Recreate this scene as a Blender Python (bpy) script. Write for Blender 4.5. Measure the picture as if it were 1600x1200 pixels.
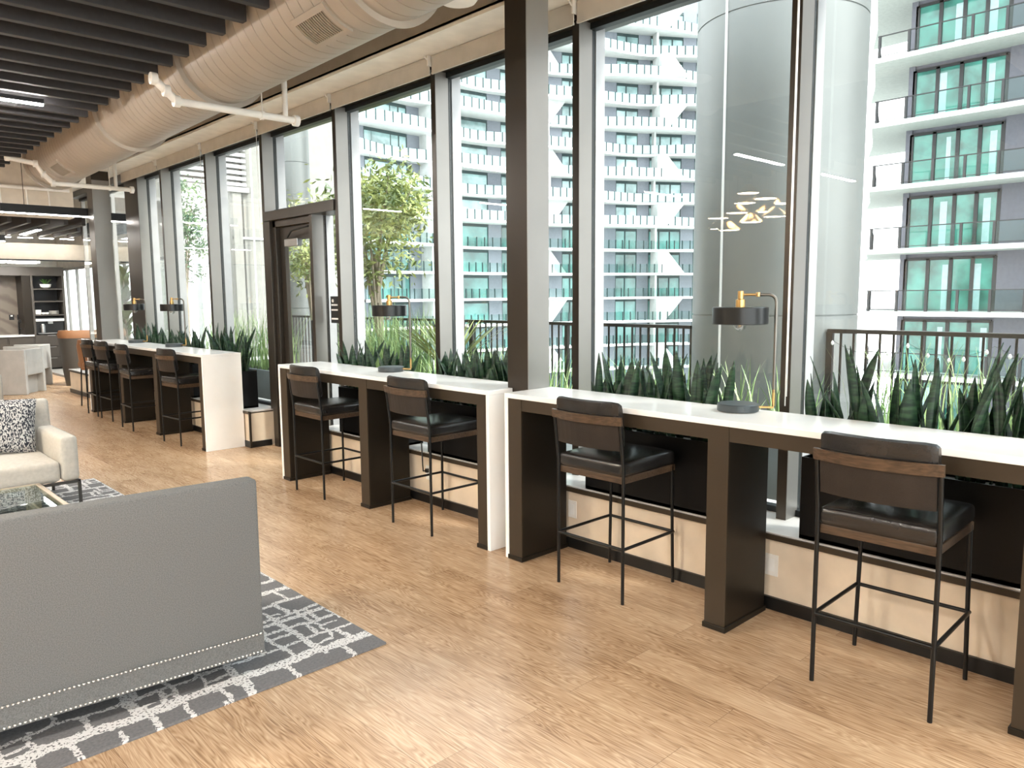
import bpy, math, random
from math import pi, sin, cos, radians, hypot, atan2
from mathutils import Vector, Matrix
random.seed(7)
for o in list(bpy.data.objects): bpy.data.objects.remove(o)
S = bpy.context.scene
COL = S.collection

# ------------------------------------------------------------------ camera
CAMH = 1.67
F0, YA, PI_, RO = 1191.34, 0.76097, -0.1152, -0.008561
cy, sy, cp, sp, cr, sr = cos(YA), sin(YA), cos(PI_), sin(PI_), cos(RO), sin(RO)
fw = Vector((sy*cp, cy*cp, sp)); rt = Vector((cy, -sy, 0)); up = rt.cross(fw)
rt2 = rt*cr + up*sr; up2 = up*cr - rt*sr
cam = bpy.data.cameras.new('camera'); camo = bpy.data.objects.new('camera', cam); COL.objects.link(camo)
camo.matrix_world = Matrix(((rt2.x, up2.x, -fw.x, 0), (rt2.y, up2.y, -fw.y, 0), (rt2.z, up2.z, -fw.z, CAMH), (0, 0, 0, 1)))
cam.sensor_width = 36; cam.lens = F0/1600*36; cam.clip_end = 500; cam.clip_start = .05
S.camera = camo

# ------------------------------------------------------------------ world, sun, exposure
S.view_settings.view_transform = 'Standard'; S.view_settings.look = 'None'
S.view_settings.gamma = 1; S.view_settings.use_curve_mapping = False
S.view_settings.exposure = 2.04
W = bpy.data.worlds.new('sky'); S.world = W; W.use_nodes = True
nt = W.node_tree; nt.nodes.clear()
wo = nt.nodes.new('ShaderNodeOutputWorld'); bg = nt.nodes.new('ShaderNodeBackground')
tc = nt.nodes.new('ShaderNodeTexCoord'); sep = nt.nodes.new('ShaderNodeSeparateXYZ')
rmp = nt.nodes.new('ShaderNodeValToRGB')
nz = nt.nodes.new('ShaderNodeTexNoise'); nz.inputs['Scale'].default_value = 2.2; nz.inputs['Detail'].default_value = 4
mxc = nt.nodes.new('ShaderNodeMixRGB'); mxc.inputs[2].default_value = (1, 1, 1, 1)
r2 = nt.nodes.new('ShaderNodeValToRGB'); r2.color_ramp.elements[0].position = .35; r2.color_ramp.elements[1].position = .6
nt.links.new(tc.outputs['Generated'], sep.inputs[0]); nt.links.new(sep.outputs['Z'], rmp.inputs[0])
nt.links.new(tc.outputs['Generated'], nz.inputs['Vector']); nt.links.new(nz.outputs['Fac'], r2.inputs[0])
e = rmp.color_ramp.elements; e[0].position = 0.0; e[0].color = (.95, .98, 1, 1); e[1].position = .9; e[1].color = (.62, .84, .98, 1)
nt.links.new(rmp.outputs[0], mxc.inputs[1]); nt.links.new(r2.outputs[0], mxc.inputs[0])
nt.links.new(mxc.outputs[0], bg.inputs[0]); nt.links.new(bg.outputs[0], wo.inputs[0])
bg.inputs[1].default_value = 1.5
sd = bpy.data.lights.new('sun', 'SUN'); sun = bpy.data.objects.new('sun', sd); COL.objects.link(sun)
sd.energy = 2.0; sd.angle = radians(12); sd.color = (1, .96, .9)
sun.rotation_euler = Vector((.24, -.66, .74)).to_track_quat('Z', 'Y').to_euler()

# ------------------------------------------------------------------ materials
def M(name, col, rough=.5, metal=0, spec=None, emit=None, es=1, noise=None, bump=0, bscale=200, coat=0):
    m = bpy.data.materials.new(name); m.use_nodes = True
    n = m.node_tree; b = n.nodes['Principled BSDF']
    b.inputs['Base Color'].default_value = (*col, 1); b.inputs['Roughness'].default_value = rough
    b.inputs['Metallic'].default_value = metal
    if spec is not None: b.inputs['Specular IOR Level'].default_value = spec
    if coat: b.inputs['Coat Weight'].default_value = coat; b.inputs['Coat Roughness'].default_value = .15
    if emit: b.inputs['Emission Color'].default_value = (*emit, 1); b.inputs['Emission Strength'].default_value = es
    t = n.nodes.new('ShaderNodeTexCoord')
    nn = n.nodes.new('ShaderNodeTexNoise'); nn.inputs['Scale'].default_value = (noise[0] if noise else 6)
    nn.inputs['Detail'].default_value = 5
    n.links.new(t.outputs['Object'], nn.inputs['Vector'])
    rr = n.nodes.new('ShaderNodeValToRGB'); a = (noise[1] if noise else .06)
    rr.color_ramp.elements[0].color = tuple(c*(1-a) for c in col)+(1,); rr.color_ramp.elements[1].color = tuple(min(1, c*(1+a)) for c in col)+(1,)
    rr.color_ramp.elements[0].position = .35; rr.color_ramp.elements[1].position = .65
    n.links.new(nn.outputs['Fac'], rr.inputs[0]); n.links.new(rr.outputs[0], b.inputs['Base Color'])
    if bump:
        n2 = n.nodes.new('ShaderNodeTexNoise'); n2.inputs['Scale'].default_value = bscale; n2.inputs['Detail'].default_value = 3
        n.links.new(t.outputs['Object'], n2.inputs['Vector'])
        bp = n.nodes.new('ShaderNodeBump'); bp.inputs['Strength'].default_value = bump; bp.inputs['Distance'].default_value = .01
        n.links.new(n2.outputs['Fac'], bp.inputs['Height']); n.links.new(bp.outputs[0], b.inputs['Normal'])
    return m
def glass(name, tint, ior=1.5, refl=1.0):
    m = bpy.data.materials.new(name); m.use_nodes = True; n = m.node_tree; n.nodes.clear()
    o = n.nodes.new('ShaderNodeOutputMaterial'); mx = n.nodes.new('ShaderNodeMixShader')
    tr = n.nodes.new('ShaderNodeBsdfTransparent'); gl = n.nodes.new('ShaderNodeBsdfGlossy'); fr = n.nodes.new('ShaderNodeFresnel')
    tr.inputs[0].default_value = (*tint, 1); gl.inputs['Roughness'].default_value = 0.0
    gl.inputs[0].default_value = (refl, refl, refl, 1)
    n.nodes.remove(fr); lw = n.nodes.new('ShaderNodeLayerWeight'); lw.inputs[0].default_value = .5
    p5 = n.nodes.new('ShaderNodeMath'); p5.operation = 'POWER'; p5.inputs[1].default_value = 4.6; n.links.new(lw.outputs['Facing'], p5.inputs[0])
    f0 = ((ior-1)/(ior+1))**2
    ml = n.nodes.new('ShaderNodeMath'); ml.operation = 'MULTIPLY_ADD'; ml.inputs[1].default_value = 1-f0; ml.inputs[2].default_value = f0; n.links.new(p5.outputs[0], ml.inputs[0])
    n.links.new(ml.outputs[0], mx.inputs[0]); n.links.new(tr.outputs[0], mx.inputs[1]); n.links.new(gl.outputs[0], mx.inputs[2])
    n.links.new(mx.outputs[0], o.inputs[0]); return m
def wood(name, dark, light, scale=(1, 12, 12), rough=.4):
    m = M(name, light, rough); n = m.node_tree; b = n.nodes['Principled BSDF']
    t = n.nodes.new('ShaderNodeTexCoord'); mp = n.nodes.new('ShaderNodeMapping'); mp.inputs['Scale'].default_value = scale
    nn = n.nodes.new('ShaderNodeTexNoise'); nn.inputs['Scale'].default_value = 8; nn.inputs['Detail'].default_value = 8
    r = n.nodes.new('ShaderNodeValToRGB'); r.color_ramp.elements[0].color = (*dark, 1); r.color_ramp.elements[1].color = (*light, 1)
    r.color_ramp.elements[0].position = .35; r.color_ramp.elements[1].position = .65
    n.links.new(t.outputs['Object'], mp.inputs[0]); n.links.new(mp.outputs[0], nn.inputs['Vector'])
    n.links.new(nn.outputs['Fac'], r.inputs[0]); n.links.new(r.outputs[0], b.inputs['Base Color']); return m

def math_node(n, op, a=None, b=None):
    k = n.nodes.new('ShaderNodeMath'); k.operation = op
    for i, v in enumerate((a, b)):
        if v is None: continue
        if isinstance(v, (int, float)): k.inputs[i].default_value = v
        else: n.links.new(v, k.inputs[i])
    return k.outputs[0]
def floor_mat():
    m = M('oak_planks', (.6, .4, .25), .34); n = m.node_tree; b = n.nodes['Principled BSDF']
    t = n.nodes.new('ShaderNodeTexCoord')
    mp = n.nodes.new('ShaderNodeMapping'); mp.inputs['Rotation'].default_value = (0, 0, radians(90))
    n.links.new(t.outputs['Object'], mp.inputs[0])
    br = n.nodes.new('ShaderNodeTexBrick'); br.offset = .37; br.offset_frequency = 2
    br.inputs['Scale'].default_value = 1; br.inputs['Brick Width'].default_value = 1.5; br.inputs['Row Height'].default_value = .19
    br.inputs['Mortar Size'].default_value = .0011; br.inputs['Mortar Smooth'].default_value = .3
    br.inputs['Color1'].default_value = (0, 0, 0, 1); br.inputs['Color2'].default_value = (1, 1, 1, 1); br.inputs['Mortar'].default_value = (.5, .5, .5, 1)
    n.links.new(mp.outputs[0], br.inputs['Vector'])
    # per plank offset for the grain
    sepc = n.nodes.new('ShaderNodeSeparateColor'); n.links.new(br.outputs['Color'], sepc.inputs[0])
    cmb = n.nodes.new('ShaderNodeCombineXYZ'); n.links.new(math_node(n, 'MULTIPLY', sepc.outputs[0], 37.0), cmb.inputs[0]); n.links.new(math_node(n, 'MULTIPLY', sepc.outputs[0], 11.0), cmb.inputs[1])
    add = n.nodes.new('ShaderNodeVectorMath'); add.operation = 'ADD'; n.links.new(mp.outputs[0], add.inputs[0]); n.links.new(cmb.outputs[0], add.inputs[1])
    m2 = n.nodes.new('ShaderNodeMapping'); m2.inputs['Scale'].default_value = (.75, 6.5, 1); n.links.new(add.outputs[0], m2.inputs[0])
    n1 = n.nodes.new('ShaderNodeTexNoise'); n1.inputs['Scale'].default_value = 1.6; n1.inputs['Detail'].default_value = 2; n1.inputs['Roughness'].default_value = .45
    n.links.new(m2.outputs[0], n1.inputs['Vector'])
    ring = math_node(n, 'FRACT', math_node(n, 'MULTIPLY', n1.outputs['Fac'], 26.0))
    ring = math_node(n, 'ABSOLUTE', math_node(n, 'SUBTRACT', ring, .5))
    m3 = n.nodes.new('ShaderNodeMapping'); m3.inputs['Scale'].default_value = (3, 60, 1); n.links.new(add.outputs[0], m3.inputs[0])
    n2 = n.nodes.new('ShaderNodeTexNoise'); n2.inputs['Scale'].default_value = 2; n2.inputs['Detail'].default_value = 6; n.links.new(m3.outputs[0], n2.inputs['Vector'])
    m4 = n.nodes.new('ShaderNodeMapping'); m4.inputs['Scale'].default_value = (1, 3, 1); n.links.new(add.outputs[0], m4.inputs[0])
    n3 = n.nodes.new('ShaderNodeTexNoise'); n3.inputs['Scale'].default_value = 1.7; n3.inputs['Detail'].default_value = 3; n.links.new(m4.outputs[0], n3.inputs['Vector'])
    f = math_node(n, 'ADD', math_node(n, 'MULTIPLY', ring, .42), math_node(n, 'MULTIPLY', n2.outputs['Fac'], .75))
    f = math_node(n, 'ADD', f, math_node(n, 'MULTIPLY', n3.outputs['Fac'], .45))
    f = math_node(n, 'ADD', f, math_node(n, 'MULTIPLY', sepc.outputs[0], .12))
    r = n.nodes.new('ShaderNodeValToRGB'); n.links.new(f, r.inputs[0])
    el = r.color_ramp.elements; el[0].position = .42; el[0].color = (.19, .10, .048, 1); el[1].position = 1.0; el[1].color = (.68, .49, .32, 1)
    k = el.new(.68); k.color = (.45, .285, .165, 1)
    mx = n.nodes.new('ShaderNodeMixRGB'); mx.inputs[2].default_value = (.26, .16, .095, 1)
    n.links.new(br.outputs['Fac'], mx.inputs[0]); n.links.new(r.outputs[0], mx.inputs[1]); n.links.new(mx.outputs[0], b.inputs['Base Color'])
    bp = n.nodes.new('ShaderNodeBump'); bp.inputs['Strength'].default_value = .25; bp.inputs['Distance'].default_value = .002
    n.links.new(f, bp.inputs['Height']); n.links.new(bp.outputs[0], b.inputs['Normal'])
    b.inputs['Specular IOR Level'].default_value = .55; b.inputs['Roughness'].default_value = .27
    return m
def rug_mat():
    m = M('rug_weave', (.3, .3, .3), .95); n = m.node_tree; b = n.nodes['Principled BSDF']
    t = n.nodes.new('ShaderNodeTexCoord')
    ns = n.nodes.new('ShaderNodeTexNoise'); ns.inputs['Scale'].default_value = 5; ns.inputs['Detail'].default_value = 5; ns.inputs['Roughness'].default_value = .7
    n.links.new(t.outputs['Object'], ns.inputs['Vector'])
    vs = n.nodes.new('ShaderNodeVectorMath'); vs.operation = 'SCALE'; vs.inputs['Scale'].default_value = .11; n.links.new(ns.outputs['Color'], vs.inputs[0])
    ad = n.nodes.new('ShaderNodeVectorMath'); ad.operation = 'ADD'; n.links.new(t.outputs['Object'], ad.inputs[0]); n.links.new(vs.outputs[0], ad.inputs[1])
    outs = []
    for (bw, rh, mo, off, rot) in ((.29, .17, .013, .3, 0), (.47, .13, .011, .62, 90), (.8, .42, .022, .5, 0)):
        mp = n.nodes.new('ShaderNodeMapping'); mp.inputs['Rotation'].default_value = (0, 0, radians(rot)); mp.inputs['Location'].default_value = (bw*.3, rh*.4, 0)
        n.links.new(ad.outputs[0], mp.inputs[0])
        br = n.nodes.new('ShaderNodeTexBrick'); br.offset = off; br.inputs['Scale'].default_value = 1
        br.inputs['Brick Width'].default_value = bw; br.inputs['Row Height'].default_value = rh; br.inputs['Mortar Size'].default_value = mo; br.inputs['Mortar Smooth'].default_value = .1
        n.links.new(mp.outputs[0], br.inputs['Vector']); outs.append(br.outputs['Fac'])
    n4 = n.nodes.new('ShaderNodeTexNoise'); n4.inputs['Scale'].default_value = 2.2; n.links.new(t.outputs['Object'], n4.inputs['Vector'])
    gate = math_node(n, 'GREATER_THAN', n4.outputs['Fac'], .5)
    f = math_node(n, 'MAXIMUM', outs[0], math_node(n, 'MULTIPLY', outs[1], gate)); f = math_node(n, 'MAXIMUM', f, outs[2])
    n5 = n.nodes.new('ShaderNodeTexNoise'); n5.inputs['Scale'].default_value = 90; n5.inputs['Detail'].default_value = 2; n.links.new(t.outputs['Object'], n5.inputs['Vector'])
    f = math_node(n, 'MULTIPLY', f, math_node(n, 'GREATER_THAN', n5.outputs['Fac'], .42))
    g = n.nodes.new('ShaderNodeValToRGB'); n.links.new(n5.outputs['Fac'], g.inputs[0])
    g.color_ramp.elements[0].color = (.10, .098, .10, 1); g.color_ramp.elements[1].color = (.24, .235, .24, 1)
    mx = n.nodes.new('ShaderNodeMixRGB'); mx.inputs[2].default_value = (.72, .71, .70, 1)
    n.links.new(f, mx.inputs[0]); n.links.new(g.outputs[0], mx.inputs[1]); n.links.new(mx.outputs[0], b.inputs['Base Color']); return m
def speckle_mat(name, c1, c2, scale, thr=.5, stretch=(1, 1, 1)):
    m = M(name, c1, .9); n = m.node_tree; b = n.nodes['Principled BSDF']
    t = n.nodes.new('ShaderNodeTexCoord'); mp = n.nodes.new('ShaderNodeMapping'); mp.inputs['Scale'].default_value = stretch; mp.inputs['Rotation'].default_value = (0, radians(35), 0)
    n.links.new(t.outputs['Object'], mp.inputs[0])
    nn = n.nodes.new('ShaderNodeTexNoise'); nn.inputs['Scale'].default_value = scale; nn.inputs['Detail'].default_value = 1
    n.links.new(mp.outputs[0], nn.inputs['Vector'])
    r = n.nodes.new('ShaderNodeValToRGB'); r.color_ramp.elements[0].position = thr-.03; r.color_ramp.elements[1].position = thr+.03
    r.color_ramp.elements[0].color = (*c1, 1); r.color_ramp.elements[1].color = (*c2, 1)
    n.links.new(nn.outputs['Fac'], r.inputs[0]); n.links.new(r.outputs[0], b.inputs['Base Color']); return m
def marble_mat():
    m = M('veined_stone', (.3, .26, .22), .3); n = m.node_tree; b = n.nodes['Principled BSDF']
    t = n.nodes.new('ShaderNodeTexCoord'); w = n.nodes.new('ShaderNodeTexWave'); w.inputs['Scale'].default_value = 1.2; w.inputs['Distortion'].default_value = 6
    w.inputs['Detail'].default_value = 4; mp = n.nodes.new('ShaderNodeMapping'); mp.inputs['Rotation'].default_value = (0, radians(65), 0)
    n.links.new(t.outputs['Object'], mp.inputs[0]); n.links.new(mp.outputs[0], w.inputs[0])
    r = n.nodes.new('ShaderNodeValToRGB'); r.color_ramp.elements[0].color = (.11, .09, .072, 1); r.color_ramp.elements[1].color = (.17, .145, .12, 1); r.color_ramp.elements[1].position = .5
    n.links.new(w.outputs['Fac'], r.inputs[0]); n.links.new(r.outputs[0], b.inputs['Base Color']); return m
def leaf_mat(name, dark, light, scale=9, stretch=(1, 1, 6)):
    m = M(name, light, .45); n = m.node_tree; b = n.nodes['Principled BSDF']
    t = n.nodes.new('ShaderNodeTexCoord'); mp = n.nodes.new('ShaderNodeMapping'); mp.inputs['Scale'].default_value = stretch
    nn = n.nodes.new('ShaderNodeTexNoise'); nn.inputs['Scale'].default_value = scale; nn.inputs['Detail'].default_value = 3
    n.links.new(t.outputs['Object'], mp.inputs[0]); n.links.new(mp.outputs[0], nn.inputs['Vector'])
    r = n.nodes.new('ShaderNodeValToRGB'); r.color_ramp.elements[0].position = .4; r.color_ramp.elements[1].position = .62
    r.color_ramp.elements[0].color = (*dark, 1); r.color_ramp.elements[1].color = (*light, 1)
    n.links.new(nn.outputs['Fac'], r.inputs[0]); n.links.new(r.outputs[0], b.inputs['Base Color'])
    b.inputs['Transmission Weight'].default_value = 0
    return m
def duct_mat():
    m = M('duct_paint', (.37, .325, .27), .5, noise=(3, .05)); return m

FLOOR = floor_mat(); RUG = rug_mat(); MARBLE = marble_mat()
CREAM = M('cream_paint', (.74, .62, .48), .7)
WHITEW = M('white_wall_paint', (.86, .84, .80), .8)
CEIL = M('ceiling_paint', (.62, .55, .46), .8)
SOFFIT = M('soffit_paint', (.82, .79, .72), .75)
TANB = M('bulkhead_paint', (.30, .26, .21), .8)
DUCT = duct_mat()
PIPE = M('white_pipe_paint', (.78, .75, .70), .4)
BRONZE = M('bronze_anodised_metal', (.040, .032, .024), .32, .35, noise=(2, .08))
BRONZEL = M('lit_grey_bronze_metal', (.30, .29, .275), .36, .5, noise=(2, .05))  # bronze lightened for side faces that catch the light; also frames, beam
GASKET = M('black_gasket', (.008, .011, .012), .5)
FINOUT = M('outer_fin_metal', (.40, .40, .41), .35, .3)
SILL = M('sill_stone', (.62, .60, .58), .22)
BLACK = M('black_satin', (.005, .005, .006), .4)
PLANTERB = M('black_planter_paint', (.003, .003, .0035), .45, 0, .25)
BASEB = M('black_baseboard_vinyl', (.005, .005, .005), .4)
QUARTZ = M('white_quartz', (.95, .94, .92), .2, noise=(3, .03))
CAB = M('dark_bronze_laminate', (.016, .012, .008), .38, 0, .25, noise=(1.5, .08))
CABB = M('brown_edge_laminate', (.046, .033, .021), .4, 0, .3, noise=(1.5, .08))
LEATHER = M('dark_brown_leather', (.016, .014, .013), .27, noise=(14, .22), bump=.15, bscale=120, coat=.15)
LEATHERB = M('brown_leather_back', (.029, .022, .018), .5, 0, .25, noise=(10, .12), bump=.15, bscale=160)
STWOOD = wood('walnut_wood', (.045, .026, .014), (.10, .060, .034), (14, 1.5, 14), .4)
TUBE = M('black_powder_coat', (.008, .008, .008), .35, .3)
BRASS = M('brushed_brass', (.62, .40, .16), .28, 1)
POLE = M('pewter_metal', (.20, .19, .17), .3, .9)
SHADEB = M('charcoal_lamp_shade', (.012, .013, .013), .3, .2)
SHADEI = M('shade_white_interior', (.8, .8, .78), .5)
DISC = M('grey_lamp_base', (.06, .072, .078), .4, .2)
BULB = glass('clear_bulb_glass', (.80, .83, .83), 2.8)
GLASS = glass('window_glass', (.955, .975, .968), 1.42)
TGLASS = glass('table_glass', (.80, .88, .87), 1.5)
GREYFAB = M('grey_felt_upholstery', (.150, .152, .150), .95, noise=(260, .22), bump=.3, bscale=700)
NAIL = M('nickel_nailhead', (.75, .73, .70), .2, 1)
BEIGEFAB = M('cream_linen_upholstery', (.47, .45, .41), .9, noise=(40, .06), bump=.25, bscale=350)
CUSH = speckle_mat('speckled_weave', (.02, .025, .04), (.52, .52, .52), 110, .5, (1, 1, .5))
CHAMP = M('champagne_metal', (.52, .44, .33), .3, .8)
DARKM = M('dark_grey_metal', (.06, .058, .056), .35, .6)
TUBW = M('pale_grey_upholstery', (.42, .41, .39), .85)
TAN = M('tan_leather', (.26, .12, .055), .45, noise=(5, .08))
GCAB = M('taupe_cabinet_laminate', (.062, .054, .046), .4)
SHELFIN = M('cabinet_dark_interior', (.018, .017, .020), .5)
WHITEC = M('white_ceramic', (.85, .85, .83), .25)
SLAT = M('charcoal_baffle', (.030, .029, .032), .65, noise=(30, .08))
FSLAT = M('dark_brown_baffle', (.015, .011, .009), .6)
LED = M('led_diffuser', (1, 1, 1), .5, emit=(1, .95, .88), es=90)
LEDF = M('far_led_diffuser', (1, 1, 1), .5, emit=(1, .95, .88), es=14)
PEND = M('pendant_glow', (1, 1, 1), .5, emit=(1, .86, .62), es=30)
SHADEF = M('roller_shade_fabric', (.56, .53, .475), .85)
CHAIN = M('bead_chain_metal', (.8, .79, .76), .3, .6)
PLASTIC = M('white_plastic', (.80, .78, .74), .4)
GRILLE = M('grille_metal', (.33, .28, .22), .5, .2)
GRILLED = M('grille_dark_gap', (.06, .05, .04), .8)
SOIL = M('dark_soil', (.03, .025, .02), .95)
SNAKE = leaf_mat('snake_plant_leaf', (.005, .020, .011), (.030, .075, .032), 9, (1.5, 1.5, 7))
SNAKEE = leaf_mat('snake_leaf_edge', (.45, .50, .22), (.55, .6, .3))
GRASS = leaf_mat('grass_blades', (.14, .25, .08), (.46, .60, .26), 5, (1, 1, 1))
TREEL = leaf_mat('tree_leaves', (.11, .16, .05), (.44, .48, .16), 3, (1, 1, 1))
FARL = leaf_mat('far_leaves', (.07, .13, .08), (.22, .32, .16), 3, (1, 1, 1))
FIGL = leaf_mat('fig_leaves', (.03, .09, .02), (.16, .27, .07), 4, (1, 1, 1))
BARK = M('bark', (.32, .27, .21), .9)
RAILM = M('dark_rail_metal', (.028, .024, .021), .4, .5)
PLGREY = M('grey_concrete_planter', (.20, .225, .235), .7)
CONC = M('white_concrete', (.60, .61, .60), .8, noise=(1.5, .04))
CONCB = M('pale_grey_slab', (.40, .41, .39), .85)
CONCS = M('streaked_concrete', (.46, .48, .47), .85, noise=(1.2, .1))
TERR = M('terrace_paver', (.32, .31, .29), .85)
METCOL = M('brushed_metal_cladding', (.15, .16, .155), .42, .3, noise=(.8, .1))
GREYW = M('lilac_grey_render', (.185, .205, .235), .85)
GREYWB = M('dark_grey_render', (.105, .105, .125), .85)
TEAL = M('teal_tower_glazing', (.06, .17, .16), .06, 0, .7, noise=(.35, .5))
TEALU = M('teal_sky_reflection_glazing', (.24, .37, .37), .08, 0, .6, noise=(.5, .4))  # upper floors: sky reflection put into the paler colour
TEALB = M('teal_balcony_glazing', (.04, .165, .135), .06, 0, .6, noise=(.8, .45))
TEALF = M('teal_grey_frame', (.012, .035, .036), .5)
DFRAME = M('dark_window_frame', (.006, .006, .007), .5)
BALG = glass('balcony_glass', (.84, .93, .91), 1.3, .6)
BALGW = M('pale_reflection_glass', (.29, .39, .40), .12, 0, .4)  # pale tone stands in for white reflection on glass; also curtains
LOUV = M('pale_louvre_metal', (.45, .45, .45), .5)
WINGW = M('wing_wall_panel', (.22, .215, .195), .6)
WINGG = M('wing_glazing', (.12, .19, .19), .05, 0, .9)
CITY = M('distant_city_ground', (.42, .44, .42), .9)
SIGNB = M('black_sign_vinyl', (.01, .01, .01), .4)
SIGNW = M('white_sign_print', (.85, .85, .85), .5)
STEEL = M('brushed_steel', (.45, .45, .45), .3, .9)
PILLB = M('blue_grey_pillow', (.42, .48, .56), .9)

# ------------------------------------------------------------------ mesh helpers
class MB:
    def __init__(s): s.v = []; s.f = []; s.sm = []
    def face(s, pts, sm=False):
        i = len(s.v); s.v += [tuple(p) for p in pts]; s.f.append(tuple(range(i, i+len(pts)))); s.sm.append(sm)
    def grid(s, rows, closed=False, sm=True, capa=False, capb=False):
        i = len(s.v); n = len(rows[0])
        for r in rows: s.v += [tuple(p) for p in r]
        for a in range(len(rows)-1):
            for b in range(n if closed else n-1):
                c = (b+1) % n
                s.f.append((i+a*n+b, i+a*n+c, i+(a+1)*n+c, i+(a+1)*n+b)); s.sm.append(sm)
        if capa: s.f.append(tuple(i+k for k in reversed(range(n)))); s.sm.append(False)
        if capb: s.f.append(tuple(i+(len(rows)-1)*n+k for k in range(n))); s.sm.append(False)
        return s
    def box(s, x0, x1, y0, y1, z0, z1):
        i = len(s.v)
        s.v += [(x0, y0, z0), (x1, y0, z0), (x1, y1, z0), (x0, y1, z0), (x0, y0, z1), (x1, y0, z1), (x1, y1, z1), (x0, y1, z1)]
        for f in ((0, 3, 2, 1), (4, 5, 6, 7), (0, 1, 5, 4), (1, 2, 6, 5), (2, 3, 7, 6), (3, 0, 4, 7)):
            s.f.append(tuple(i+k for k in f)); s.sm.append(False)
        return s
    def hexa(s, b, t):   # bottom 4 pts, top 4 pts
        i = len(s.v); s.v += [tuple(p) for p in b]+[tuple(p) for p in t]
        for f in ((0, 3, 2, 1), (4, 5, 6, 7), (0, 1, 5, 4), (1, 2, 6, 5), (2, 3, 7, 6), (3, 0, 4, 7)):
            s.f.append(tuple(i+k for k in f)); s.sm.append(False)
        return s
    def prism(s, poly, z0, z1):
        n = len(poly); i = len(s.v)
        s.v += [(p[0], p[1], z0) for p in poly]+[(p[0], p[1], z1) for p in poly]
        s.f.append(tuple(i+k for k in reversed(range(n)))); s.sm.append(False)
        s.f.append(tuple(i+n+k for k in range(n))); s.sm.append(False)
        for k in range(n):
            s.f.append((i+k, i+(k+1) % n, i+n+(k+1) % n, i+n+k)); s.sm.append(False)
        return s
    def tube(s, pts, r, n=10, caps=True):
        pts = [Vector(p) for p in pts]; rows = []; ref = None
        for k, p in enumerate(pts):
            d = (pts[min(k+1, len(pts)-1)]-pts[max(k-1, 0)]).normalized()
            if ref is None: ref = Vector((0, 0, 1)) if abs(d.z) < .9 else Vector((1, 0, 0))
            a = (ref-d*ref.dot(d)).normalized(); ref = a; b = d.cross(a)
            rr = r[k] if isinstance(r, (list, tuple)) else r
            rows.append([p+(a*cos(2*pi*j/n)+b*sin(2*pi*j/n))*rr for j in range(n)])
        return s.grid(rows, True, n > 4, caps, caps)
    def lathe(s, prof, c=(0, 0, 0), n=24, axis='z'):
        rows = []
        for r, h in prof:
            ring = []
            for j in range(n):
                a = 2*pi*j/n
                if axis == 'z': ring.append((c[0]+r*cos(a), c[1]+r*sin(a), c[2]+h))
                elif axis == 'y': ring.append((c[0]+r*cos(a), c[1]+h, c[2]+r*sin(a)))
                else: ring.append((c[0]+h, c[1]+r*cos(a), c[2]+r*sin(a)))
            rows.append(ring)
        return s.grid(rows, True, True, True, True)
    def rbox(s, c, half, r, puff=0.0, n=6, m=None):   # rounded, slightly puffed box (superellipsoid-like), m = matrix
        hx, hy, hz = half; N = n
        def axispts(h):
            return [-h, -h+r*.3, -h+r] + [(-h+r)+(2*(h-r))*k/N for k in range(1, N)] + [h-r, h-r*.3, h]
        def P(u, v, w):
            p = Vector((u, v, w)); q = Vector((max(-hx+r, min(hx-r, u)), max(-hy+r, min(hy-r, v)), max(-hz+r, min(hz-r, w))))
            d = p-q
            if d.length > 1e-9: p = q+d.normalized()*r
            if puff:
                p.z += puff*(1-(u/hx)**2)*(1-(v/hy)**2)*(1 if w > 0 else -1)*(abs(w)/hz)
            if m: p = m @ p
            return p+Vector(c)
        X, Y, Z = axispts(hx), axispts(hy), axispts(hz)
        for w, fl in ((hz, 1), (-hz, 0)):
            s.grid([[P(x, y, w) for x in (X if fl else X[::-1])] for y in Y], sm=True)
        for v, fl in ((-hy, 1), (hy, 0)):
            s.grid([[P(x, v, z) for x in (X if fl else X[::-1])] for z in Z], sm=True)
        for u, fl in ((hx, 1), (-hx, 0)):
            s.grid([[P(u, y, z) for y in (Y if fl else Y[::-1])] for z in Z], sm=True)
        return s
    def build(s, name, mat, parent=None, loc=None, bevel=0, org=None):
        """org: world point used as object origin for meshes given in world coordinates"""
        me = bpy.data.meshes.new(name)
        v = s.v
        if org: v = [(a-org[0], b-org[1], c-org[2]) for a, b, c in v]
        me.from_pydata(v, [], s.f); me.polygons.foreach_set('use_smooth', s.sm); me.update()
        if any(s.sm): me.set_sharp_from_angle(angle=radians(38))
        mats = mat if isinstance(mat, (list, tuple)) else [mat]
        for m in mats: me.materials.append(m)
        o = bpy.data.objects.new(name, me); COL.objects.link(o)
        if parent: o.parent = parent
        if loc: o.location = loc
        if org: o.location = org
        if bevel:
            b = o.modifiers.new('bevel', 'BEVEL'); b.width = bevel; b.segments = 2; b.limit_method = 'ANGLE'; b.angle_limit = radians(40)
        return o
def tag(o, label, cat, group=None, kind=None):
    o['label'] = label; o['category'] = cat
    if group: o['group'] = group
    if kind: o['kind'] = kind
    return o
def empty(name, loc=(0, 0, 0), rz=0):
    o = bpy.data.objects.new(name, None); COL.objects.link(o); o.location = loc; o.rotation_euler = (0, 0, rz); o.empty_display_size = .1; return o
def struct(name, mb, mat, **k):
    o = mb.build(name, mat, **k); o['kind'] = 'structure'; return o
KIDS = {}
def kids(o): return [c for c in bpy.data.objects if c.parent == o]
def copy_tree(o, parent=None):
    c = o.copy(); COL.objects.link(c); c.parent = parent
    for ch in kids(o): copy_tree(ch, c)
    return c

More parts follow.
